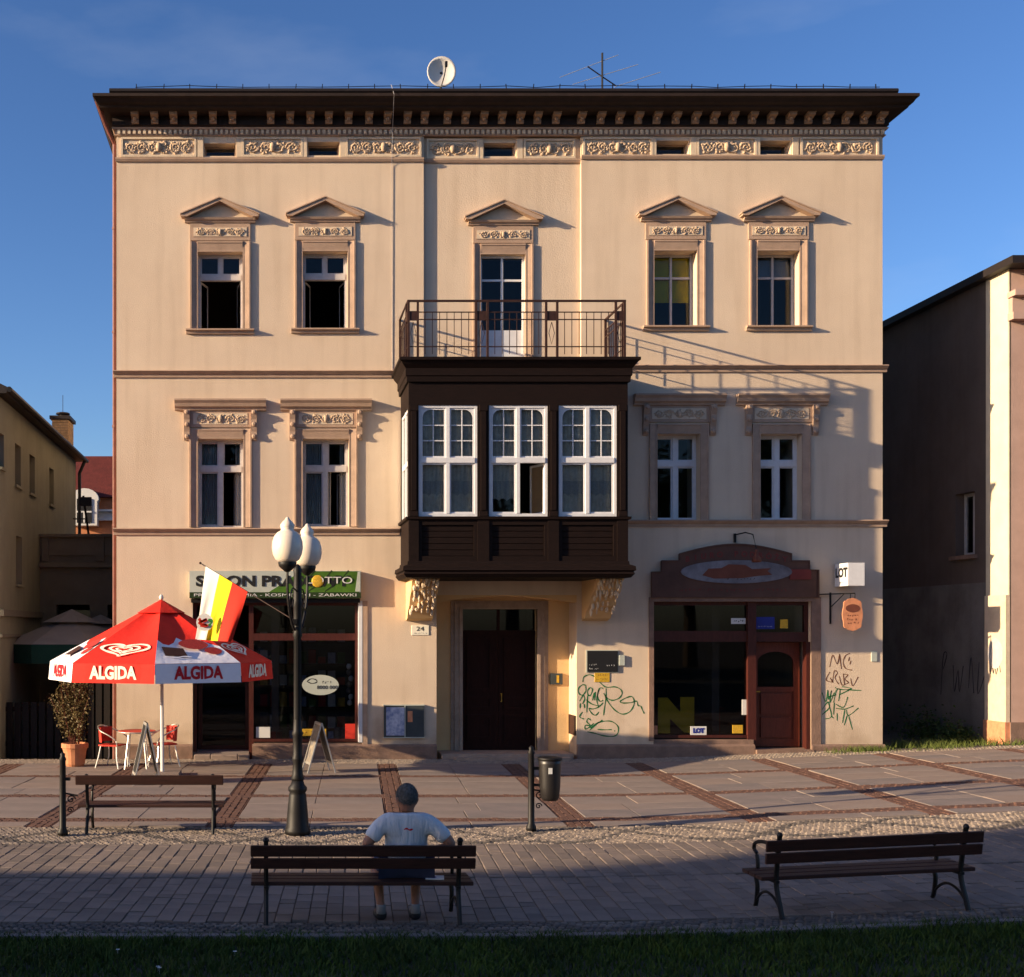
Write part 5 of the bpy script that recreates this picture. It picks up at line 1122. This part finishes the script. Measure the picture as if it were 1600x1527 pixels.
cap_ = MB(); cap_.v = [tuple(A8+UP*.03)]+[tuple(A8.lerp(p, .22)+UP*.02) for p in V8]; cap_.f = [(0, 1+k, 1+(k+1) % 8) for k in range(8)]
part('top_vent', cap_, 'red', T); part('finial', MB().lathe([(.03, -.02), (.045, .03), (.02, .07), (0, .09)], Xp, Yp, za+.04, 8), 'textwhite', T, smooth=True)
part('pole', MB().tube([(Xp+.02, Yp, gz+.02), (Xp, Yp, za)], .034, 8), 'white', T); part('base', MB().box(Xp-.35, Xp+.35, Yp-.35, Yp+.35, gz-.01, gz+.08), 'slab3', T)
# dark terrace parasols
def dark_parasol(X, Y, za_, R_, zr, lab):
    t = thing('terrace_parasol', lab, 'parasol', (X, Y, 0)); n = 8
    V = [Vector((X+R_*math.sin(R(22.5+45*k)), Y-R_*math.cos(R(22.5+45*k)), zr)) for k in range(n)]; A = Vector((X, Y, za_))
    for k in range(n):
        a, b = V[k], V[(k+1) % n]; o = part('canopy_panel', MB().quad(A, a, b, b) if False else (lambda m_: (m_.v.extend([tuple(A), tuple(a), tuple(b)]), m_.f.append((0, 1, 2)), m_)[2])(MB()), 'parasol_dk', t)
        part('valance', MB().quad(a, a-UP*.42, b-UP*.42, b), 'canvas_gr', t)
    c = MB(); c.v = [tuple(A+UP*.12)]+[tuple(A.lerp(p, .42)+UP*.10) for p in V]; c.f = [(0, 1+k, 1+(k+1) % n) for k in range(n)]; part('top_vent', c, 'parasol_dk', t)
    a, b = V[7], V[0]; mid = (a+b)/2; vd = (A-mid).normalized(); u = (b-a).normalized(); pn = u.cross(vd)
    mb = MB(); cc = mid+vd*.34+pn*.02; mb.v = [tuple(cc+u*.52*math.cos(q*math.pi/10)+vd*.24*math.sin(q*math.pi/10)) for q in range(20)]; mb.f = [tuple(range(20))]
    part('pole', MB().tube([(X, Y, -.1), (X, Y, za_)], .04, 6), 'dkdoor', t); return t
Y2 = 27.3
dark_parasol(GX(112, Y2), Y2, GZ(960, Y2), 1.62, GZ(1006, Y2), 'taupe terrace parasol with green valance in the shaded alley'); dark_parasol(GX(157, 28.3), 28.3, GZ(968, 28.3), 1.2, GZ(1000, 28.3), 'smaller taupe parasol behind the first in the alley')
ts = thing('terrace_screen', 'dark slatted timber screen closing the shaded terrace', 'screen', (-4.6, 25.5, 0))
for k in range(14): part('slat', MB().box(XS+.02+k*.175, XS+.15+k*.175, 25.5, 25.54, -.05, 1.15 if k < 10 else 2.2), 'screen', ts)
part('rail', MB().box(XS, -3.36, 25.54, 25.58, .2, .3).box(XS, -3.36, 25.54, 25.58, .95, 1.05), 'dkdoor', ts)
# ================================================================== flag
t = thing('flag', 'white yellow and red striped flag on a slanting pole fixed to the street lamp', 'flag', (.26, 15.7, 2.8))
p0, p1 = Vector((.26, 15.68, GZ(970, 15.7))), Vector((GX(313, 16.35), 16.35, GZ(880, 16.35))); part('pole', MB().tube([p0, p1], .008, 6).blob(tuple(p1), (.018, .018, .018)), 'rustiron', t); part('socket', MB().box(.2, .29, 15.62, 15.72, p0.z-.05, p0.z+.02), 'iron', t)
def flag_pt(s, h):                 # s along the pole edge, h down the cloth
    a = p1.lerp(p0, .06+.45*s); L_ = 1.0-.32*s; f = (.055*math.sin(s*8+1)+.03*math.sin(s*15+h*3))*h
    return a+Vector((-.17*h-.04*s*h+f*.6, -.02-f, -L_*h))
for m_, s0, s1 in (('flagw', 0, .33), ('flagy', .33, .64), ('flagr', .64, 1)):
    mb = MB(); n = 9
    for i in range(n+1):
        for j in range(13): mb.v.append(tuple(flag_pt(s0+(s1-s0)*i/n, j/12)))
    for i in range(n):
        for j in range(12): q0 = i*13+j; mb.f.append((q0, q0+1, q0+14, q0+13))
    part('cloth_stripe', mb, m_, t, smooth=True)
mb = MB(); c_ = flag_pt(.26, .74)+Vector((-.02, -.10, 0)); mb.v = [tuple(c_+Vector((.115*math.cos(q*math.pi/8), -.02, .12*math.sin(q*math.pi/8)))) for q in range(16)]; mb.f = [tuple(range(16))]; part('emblem', mb, 'flagw', t)
mb = MB(); ribbon(mb, [(-.06, .05), (-.01, .01), (.05, .045), (-.05, -.01), (.06, -.04), (-.04, -.05)], .035, c_+Vector((-.02, -.03, 0)), UX, UZ, NY, .004); part('emblem_mark', mb, 'flagr', t)
mb = MB(); ribbon(mb, [(.05, .04), (.1, .01), (.06, -.045)], .035, c_+Vector((0, -.03, 0)), UX, UZ, NY, .006); part('emblem_leaf', mb, 'fgreen', t)
# ================================================================== potted shrub
Y3 = 23.56; X3 = GX(117, Y3); t = thing('potted_shrub', 'thin brownish shrub in a terracotta pot by the alley', 'plant', (X3, Y3, 0))
part('pot', MB().lathe([(.17, 0), (.2, .05), (.23, .3), (.25, .36), (.27, .37), (.27, .45), (.25, .46), (.23, .45), (.22, .38), (0, .38)], X3, Y3, 0, 18), 'terracotta', t, smooth=False)
st = MB(); lf = MB()
for k in range(26):
    a = rnd.uniform(0, 6.28); top = Vector((X3+rnd.gauss(0, .26), Y3+rnd.gauss(0, .22), rnd.uniform(1.2, 1.95))); b0 = Vector((X3+.08*math.cos(a), Y3+.08*math.sin(a), .4)); md = b0.lerp(top, .5)+Vector((rnd.gauss(0, .05), rnd.gauss(0, .05), .05))
    st.tube([b0, md, top], [.009, .006, .003], 4, False)
    for i in range(170):
        s = rnd.uniform(.18, 1.02); p = (b0.lerp(md, s*2) if s < .5 else md.lerp(top, s*2-1))+Vector((rnd.gauss(0, .06), rnd.gauss(0, .06), rnd.gauss(0, .05)))
        d1_ = Vector((rnd.gauss(0, 1), rnd.gauss(0, 1), rnd.gauss(0, .6))).normalized()*rnd.uniform(.035, .06); d2_ = d1_.cross(Vector((rnd.gauss(0, 1), rnd.gauss(0, 1), rnd.gauss(0, 1)))).normalized()*.016
        lf.quad(p, p+d1_*.5+d2_, p+d1_, p+d1_*.5-d2_)
part('stems', st, 'brown', t); part('foliage', lf, 'leaf', t, kind='stuff')
# ================================================================== bistro set and boards
def chair(px, py, rz, lab):
    Y = 4995/(py-985); t = thing('bistro_chair', lab, 'chair', (GX(px, Y), Y, 0), rz)
    L = lambda nm, mb, m_, **k: part(nm, mb, m_, t, world=False, **k)
    L('seat', MB().prism([(-.2, -.2), (.2, -.2), (.23, .1), (.18, .22), (-.18, .22), (-.23, .1)], .43, .455, 'z'), 'chairred')
    for sx, sy in ((-1, -1), (1, -1), (-1, 1), (1, 1)): L('leg', MB().tube([(sx*.17, sy*.17, .44), (sx*.22, sy*.2, .2), (sx*.25, sy*.25, 0)], .013, 6), 'steel')
    hoop = [(-.24, -.22, .44), (-.27, -.2, .56), (-.29, -.05, .66), (-.27, .12, .73), (-.15, .25, .80), (0, .28, .82), (.15, .25, .80), (.27, .12, .73), (.29, -.05, .66), (.27, -.2, .56), (.24, -.22, .44)]
    L('arm_hoop', MB().tube(spline(hoop, 4), .013, 6), 'steel'); bk_ = MB(); n = 8
    for i in range(n+1): a = math.pi*(.15+.7*i/n); bk_.v += [(.24*math.cos(a), .02+.24*math.sin(a), .5), (.26*math.cos(a), .02+.26*math.sin(a), .79)]
    bk_.f = [(2*i, 2*i+2, 2*i+3, 2*i+1) for i in range(n)]; o = L('backrest', bk_, 'chairred'); o.modifiers.new('s', 'SOLIDIFY').thickness = .012
    return t
chair(176, 1199, R(70), 'red bistro chair with aluminium arms beside the potted shrub'); chair(256, 1197, R(-65), 'bright red bistro chair behind the parasol pole')
Yt = 23.2; Xt = GX(214, Yt); t = thing('bistro_table', 'small red topped bistro table between two chairs', 'table', (Xt, Yt, 0)); part('top', MB().lathe([(.36, .70), (.37, .71), (.37, .73), (.36, .735)], Xt, Yt, 0, 24), 'chairred', t); part('rim', MB().lathe([(.372, .705), (.38, .71), (.38, .725), (.372, .73)], Xt, Yt, 0, 24), 'steel', t)
for k in range(4): a = R(45+90*k); part('leg', MB().tube([(Xt+.2*math.cos(a), Yt+.2*math.sin(a), .70), (Xt+.3*math.cos(a), Yt+.3*math.sin(a), 0)], .014, 6), 'steel', t)
def a_board(X, Y, w_, h_, dx, lab, m_):
    t = thing('sandwich_board', lab, 'sandwich board', (X, Y, 0), R(12)); z0 = g(X, Y)
    for s in (-1, 1):
        f = MB(); sl = lambda y, z, s=s: (s*dx*(1-z/h_), y, z)
        for (ya, yb, za_, zb_) in ((-w_/2, -w_/2+.04, 0, h_), (w_/2-.04, w_/2, 0, h_), (-w_/2+.04, w_/2-.04, h_-.05, h_), (-w_/2+.04, w_/2-.04, .16, .2)):
            n = len(f.v); f.box(-.012, .012, ya, yb, za_, zb_); f.v[n:] = [(x+sl(0, z)[0], y, z) for x, y, z in f.v[n:]]
        o = part('leaf', f, 'steel', t, world=False); b = MB().box(-.006, .006, -w_/2+.04, w_/2-.04, .2, h_-.05); b.v = [(x+sl(0, z)[0], y, z) for x, y, z in b.v]; part('panel', b, m_, o, world=False)
    return t
a_board(GX(228, 20.9), 20.9, .55, 1.08, .24, 'white framed sandwich board standing under the red parasol', 'black'); a_board(GX(498, 22.6), 22.6, .5, .95, .27, 'open sandwich board with pale edges before the left shop window', 'goods')
# ================================================================== street lamp
Xl, Yl = .297, 15.7; t = thing('street_lamp', 'black cast iron street lamp with two white acorn globes', 'street lamp', (Xl, Yl, 0))
L = lambda nm, mb, m_, **k: part(nm, mb, m_, t, world=False, **k)
L('base', MB().lathe([(.17, 0), (.17, .06), (.15, .1), (.135, .3), (.115, .52), (.105, .55), (.125, .58), (.125, .62), (.09, .66), (.075, .72)], n=14), 'iron', smooth=True)
L('shaft', MB().lathe([(.075, .7), (.09, .74), (.07, .80), (.062, .95), (.075, .98), (.075, 1.01), (.062, 1.05), (.064, 1.3), (.078, 1.33), (.062, 1.37), (.055, 1.5), (.05, 2.6), (.066, 2.63), (.055, 2.68), (.056, 3.0), (.072, 3.04), (.06, 3.1), (.052, 3.45), (.06, 3.5), (.03, 3.56), (0, 3.58)], n=12), 'iron', smooth=True)
for k in range(12): a = k*math.pi/6; L('flute', MB().tube([(.053*math.cos(a), .053*math.sin(a), 1.52), (.048*math.cos(a), .048*math.sin(a), 2.58)], .006, 4), 'iron')
for s, dx_, dy_ in ((1, -.14, -.48), (-1, .14, .48)):
    L('arm', MB().tube(spline([(0, 0, 2.75), (dx_*.35, dy_*.35, 2.72), (dx_*.8, dy_*.8, 2.95), (dx_, dy_, 3.25), (dx_, dy_, 3.5)], 5), .02, 6).tube(spline([(0, 0, 3.2), (dx_*.5, dy_*.5, 3.25), (dx_*.75, dy_*.75, 3.1), (dx_*.55, dy_*.55, 3.0), (dx_*.4, dy_*.4, 3.1)], 5), .011, 5), 'iron')
    L('holder', MB().lathe([(.03, 3.45), (.11, 3.52), (.12, 3.57), (.1, 3.6)], dx_, dy_, 0, 12), 'iron', smooth=True)
    L('globe', MB().lathe([(.10, 3.57), (.155, 3.61), (.188, 3.68), (.2, 3.76), (.195, 3.84), (.172, 3.91), (.13, 3.96), (.09, 3.98), (.082, 4.0), (.094, 4.03), (.09, 4.06), (.06, 4.10), (.035, 4.12), (.02, 4.15), (.0, 4.16)], dx_, dy_, 0, 20), 'globe', smooth=True)
# ================================================================== litter bin posts
def scroll_pts(x, z, s, r=.05): return [(x+s*r*(1-k/18)*math.cos(k*.55), 0, z+r*(1-k/18)*math.sin(k*.55)) for k in range(16)]
def bin_post(px, py, lab, with_bin, h):
    Y = 4995/(py-985); t = thing('litter_bin' if with_bin else 'iron_post', lab, 'bin' if with_bin else 'post', (GX(px, Y), Y, 0)); L = lambda nm, mb, m_, **k: part(nm, mb, m_, t, world=False, **k)
    L('post', MB().lathe([(.07, 0), (.07, .05), (.045, .1), (.04, h-.12), (.05, h-.1), (.03, h-.06), (.035, h-.03), (0, h)], n=10), 'iron', smooth=True)
    L('scroll', MB().tube(scroll_pts(.11, .47, 1, .06), .009, 5).tube(scroll_pts(.1, .33, 1, .045), .008, 5).tube([(.04, 0, .55), (.2, 0, .52)], .012, 5), 'iron')
    if with_bin:
        L('bucket', MB().lathe([(.02, .40), (.1, .41), (.125, .45), (.14, .6), (.15, .9), (.155, .97), (.145, .97), (.13, .6), (0, .5)], .25, 0, 0, 16), 'binm', smooth=True); L('rim', MB().lathe([(.155, .95), (.165, .955), (.165, .985), (.15, .99)], .25, 0, 0, 16), 'iron', smooth=True)
        L('sticker', MB().box(.2, .25, -.153, -.146, .78, .86), 'offwhite'); L('clamp', MB().box(.03, .12, -.02, .02, .82, .86).box(.03, .13, -.02, .02, .6, .63), 'iron')
    else: L('clamp', MB().box(.03, .1, -.02, .02, .72, .76), 'iron')
bin_post(830, 1298, 'dark metal litter bin with scroll brackets on an iron post', True, 1.15); bin_post(98, 1305, 'bare black iron post with scroll brackets beside the wooden bench', False, 1.1)
# ================================================================== benches
def bench(loc, rz, lab, boards=2, w_=2.04, tilt=0):
    t = thing('park_bench', lab, 'bench', loc, rz, 'wooden benches along the promenade'); t.rotation_euler = (0, -tilt, rz); L = lambda nm, mb, m_, **k: part(nm, mb, m_, t, world=False, **k)
    for s in (-1, 1):
        x = s*(w_/2-.14); f = MB(); fl = dict(sides=6, flat=.7)
        f.tube(spline([(x, -.09, 0), (x, -.05, .12), (x, .0, .26), (x, .0, .38), (x, -.05, .58), (x, -.1, .76)], 5), .024, **fl); f.blob((x, -.105, .775), (.03, .03, .03))
        o = L('rear_leg', f, 'iron')
        L('front_leg', MB().tube(spline([(x, .47, 0), (x, .44, .06), (x, .41, .2), (x, .43, .28), (x, .4, .345)], 5), .022, **fl), 'iron')
        L('seat_bearer', MB().box(x-.02, x+.02, -.02, .42, .315, .34), 'iron'); L('stretcher', MB().tube(spline([(x, -.06, .08), (x, .05, .16), (x, .2, .19), (x, .33, .15), (x, .45, .06)], 5), .014, 6), 'iron')
        L('armrest', MB().tube(spline([(x, -.06, .6), (x, .08, .655), (x, .28, .65), (x, .42, .61), (x, .45, .55), (x, .4, .52), (x, .38, .42), (x, .4, .34)], 5), .018, 6), 'iron')
    bz = ((.515, .615), (.63, .735)) if boards == 2 else ((.66, .79),)
    for a, b in bz:
        m_ = MB().box(-w_/2, w_/2, -.105, -.07, a, b); m_.v = [(x, y+.0-(z-.5)*.22, z) for x, y, z in m_.v]; bevel(L('back_board', m_, 'benchwood'), .008, 2)
    for k in range(3): bevel(L('seat_board', MB().box(-w_/2, w_/2, -.0+k*.145, .13+k*.145, .34, .377), 'benchwood'), .008, 2)
    return t
Yb = 10.84; bench((GX(566, Yb), Yb, 0.02), 0, 'dark wooden bench with the seated man')
Xb, Yb2 = GX(1360, 10.95), 10.95; sl_ = (g(Xb+1, Yb2)-g(Xb-1, Yb2))/2; bench((Xb, Yb2, g(Xb, Yb2)), R(2), 'empty dark wooden bench alone on the right beside the lawn', tilt=sl_, w_=2.02)
bench((GX(235, 15.75), 15.75, 0), 0, 'empty bench with a single back board beside the street lamp', 1, 1.95)
# ================================================================== the seated man
MX, MY = GX(633, 11.1), 11.1; man = thing('person', 'seated man in pale blue t-shirt and dark shorts leaning on the bench', 'person', (MX, MY, .02))
def skin(name, nodes, edges, roots, m_, sub=2):
    me = bpy.data.meshes.new(name); ids = list(nodes); me.from_pydata([nodes[k][0] for k in ids], [(ids.index(a), ids.index(b)) for a, b in edges], []); me.update(); me.materials.append(M[m_])
    o = bpy.data.objects.new(name, me); COL.objects.link(o); o.parent = man; md = o.modifiers.new('skin', 'SKIN'); md.use_smooth_shade = True
    d = me.skin_vertices[0].data if me.skin_vertices else None
    if d is None:
        bpy.context.view_layer.objects.active = o; d = me.skin_vertices[0].data
    for i, k in enumerate(ids): r = nodes[k][1]; d[i].radius = r if isinstance(r, tuple) else (r, r); d[i].use_root = k in roots
    sb = o.modifiers.new('sub', 'SUBSURF'); sb.levels = sub; sb.render_levels = sub; return o
nd = {'pel': ((0, -.02, .485), (.18, .14)), 'bel': ((0, -.06, .64), (.195, .15)), 'che': ((0, -.10, .80), (.195, .13)), 'sho': ((0, -.115, .905), (.13, .085)), 'nec': ((.003, -.10, .985), .064), 'nec2': ((.005, -.09, 1.025), .066), 'hd1': ((.008, -.075, 1.085), (.084, .10)), 'hd2': ((.008, -.075, 1.16), (.09, .112)), 'hd3': ((.008, -.08, 1.22), (.064, .08)), 'nose': ((.008, .05, 1.10), .016)}
ed = [('pel', 'bel'), ('bel', 'che'), ('che', 'sho'), ('sho', 'nec'), ('nec', 'nec2'), ('nec2', 'hd1'), ('hd1', 'hd2'), ('hd2', 'hd3'), ('hd1', 'nose')]
KN = {-1: Vector((-.25, .36, .45)), 1: Vector((.14, .36, .45))}; AN = {-1: Vector((-.235, -.10, .10)), 1: Vector((.085, -.08, .10))}
for s in (-1, 1):
    c = 'l' if s < 0 else 'r'
    nd.update({c+'sh': ((s*.215, -.13, .90), .078), c+'el': ((s*(.385 if s < 0 else .42), -.19, .70), .052), c+'wr': ((s*.26, .03, .61), .032), c+'pa': ((s*.20, .12, .60), (.038, .022)),
               c+'hp': ((s*.1, .03, .475), .105), c+'kn': (tuple(KN[s]), .066), c+'ca': (tuple(KN[s].lerp(AN[s], .4)+Vector((0, -.02, 0))), .056), c+'an': (tuple(AN[s]), .036), c+'he': (tuple(AN[s]+Vector((0, .02, -.06))), .035), c+'to': (tuple(AN[s]+Vector((s*.02, .16, -.065))), .03)})
    ed += [('sho', c+'sh'), (c+'sh', c+'el'), (c+'el', c+'wr'), (c+'wr', c+'pa'), ('pel', c+'hp'), (c+'hp', c+'kn'), (c+'kn', c+'ca'), (c+'ca', c+'an'), (c+'an', c+'he'), (c+'he', c+'to')]
    nd[c+'ear'] = ((.008+s*.104, -.085, 1.11), .017); ed.append(('hd1', c+'ear'))
    for f in range(4):
        fx = s*.20+(f-1.5)*.02; nd.update({c+f'f{f}a': ((fx, .135, .602), .009), c+f'f{f}b': ((fx-s*.004, .175+.006*(f in (1, 2)), .597), .009), c+f'f{f}c': ((fx-s*.008, .2+.012*(f in (1, 2)), .575), .008)}); ed += [(c+f'f{f}a', c+f'f{f}b'), (c+f'f{f}b', c+f'f{f}c')]
    nd.update({c+'t0': ((s*.175, .09, .602), .011), c+'t1': ((s*.14, .12, .595), .010), c+'t2': ((s*.13, .15, .585), .009)}); ed += [(c+'t0', c+'t1'), (c+'t1', c+'t2')]
skin('body', nd, ed, {'pel'} | {c+f'f{f}a' for c in 'lr' for f in range(4)} | {'lt0', 'rt0'}, 'skin')
sn = {k: (nd[k][0], tuple(r+.016 for r in (nd[k][1] if isinstance(nd[k][1], tuple) else (nd[k][1],)*2))) for k in ('pel', 'bel', 'che', 'sho', 'lsh', 'rsh')}
sn['nk'] = ((.002, -.105, .985), (.092, .087)); sn['sho'] = ((0, -.115, .92), (.16, .115)); sn['che'] = ((0, -.10, .80), (.23, .15)); sn['pel'] = ((0, -.03, .50), (.21, .165)); sn['bel'] = ((0, -.065, .65), (.225, .175)); se = [('pel', 'bel'), ('bel', 'che'), ('che', 'sho'), ('sho', 'nk')]
for s, c in ((-1, 'l'), (1, 'r')):
    a, b = Vector(nd[c+'sh'][0]), Vector(nd[c+'el'][0]); sn[c+'m'] = (tuple(a.lerp(b, .45)), .082); sn[c+'e'] = (tuple(a.lerp(b, .80)), .085); se += [('sho', c+'sh'), (c+'sh', c+'m'), (c+'m', c+'e')]
sh_ = skin('shirt', sn, se, {'pel'}, 'shirt')
hn = {'p': ((0, -.02, .475), (.215, .155))}; he_ = []
for s, c in ((-1, 'l'), (1, 'r')):
    a, b = Vector(nd[c+'hp'][0]), KN[s]; hn[c+'h'] = (tuple(a), .13); hn[c+'m'] = (tuple(a.lerp(b, .5)), .11); hn[c+'k'] = (tuple(a.lerp(b, .86)), .10); he_ += [('p', c+'h'), (c+'h', c+'m'), (c+'m', c+'k')]
skin('shorts', hn, he_, {'p'}, 'shorts')
for s in (-1, 1):
    a = AN[s]; part('sock', MB().lathe([(.044, -.05), (.044, .02), (.047, .03)], a.x, a.y, a.z+.0, 10), 'sock', man, smooth=True, world=False)
    skin('shoe', {'a': (tuple(a+Vector((0, -.03, -.065))), (.062, .06)), 'b': (tuple(a+Vector((0, .05, -.065))), (.068, .06)), 'c': (tuple(a+Vector((s*.015, .15, -.075))), (.062, .042)), 'd': (tuple(a+Vector((s*.02, .2, -.08))), (.04, .028))}, [('a', 'b'), ('b', 'c'), ('c', 'd')], {'a'}, 'shoe')
hr = MB(); n, m2 = 18, 10; hc = Vector((.008, -.085, 1.135))
for i in range(m2+1):
    for q in range(n):
        az = 2*math.pi*q/n; back = .5-.5*math.sin(az); lim = R(58)+R(62)*back; po = lim*i/m2
        hr.v.append((hc.x+.104*math.sin(po)*math.cos(az)*(1+.02*math.sin(7*az)), hc.y+.122*math.sin(po)*math.sin(az), hc.z+.122*math.cos(po)+.004*math.sin(9*az+i)))
for i in range(m2):
    for q in range(n): e = (q+1) % n; hr.f.append((i*n+q, (i+1)*n+q, (i+1)*n+e, i*n+e))
ho = part('hair', hr, 'hair', man, smooth=True, world=False)
hs2 = MB()
for i in range(2600):
    az = rnd.uniform(0, 6.283); back = .5-.5*math.sin(az); po = (R(58)+R(64)*back)*math.sqrt(rnd.random()); nrm = Vector((math.sin(po)*math.cos(az), math.sin(po)*math.sin(az), math.cos(po)))
    p = hc+Vector((.104*nrm.x, .122*nrm.y, .122*nrm.z)); d = (nrm*.35+Vector((0, -.1, -.8))+Vector((rnd.gauss(0, .35), rnd.gauss(0, .35), rnd.gauss(0, .3)))).normalized()*rnd.uniform(.014, .024); sd_ = nrm.cross(d).normalized()*.0016
    n = len(hs2.v); hs2.v += [tuple(p-sd_), tuple(p+sd_), tuple(p+d)]; hs2.f.append((n, n+1, n+2))
part('hair_strands', hs2, 'hair', ho, world=False, kind='stuff')
part('shirt_print', ribbon(MB(), [(-.04, 0), (-.015, .008), (.01, -.004), (.04, .004)], .014, (.0, -.262, .855), UX, (0, .25, .97), (0, -1, .25), .012), 'textred', man, world=False)
Xq = GX(680, 10.95); t = thing('leaflet', 'white printed leaflet lying on the bench beside the man', 'leaflet', (Xq, 10.98, .398)); t.rotation_euler = (0, 0, R(-8))
part('sheet', MB().box(-.085, .085, -.06, .12, 0, .006), 'offwhite', t, world=False); part('print', MB().prism([(-.02+.035*math.cos(k*math.pi/5), .03+.045*math.sin(k*math.pi/5)) for k in range(10)], .006, .008, 'z'), 'blue', t, world=False)
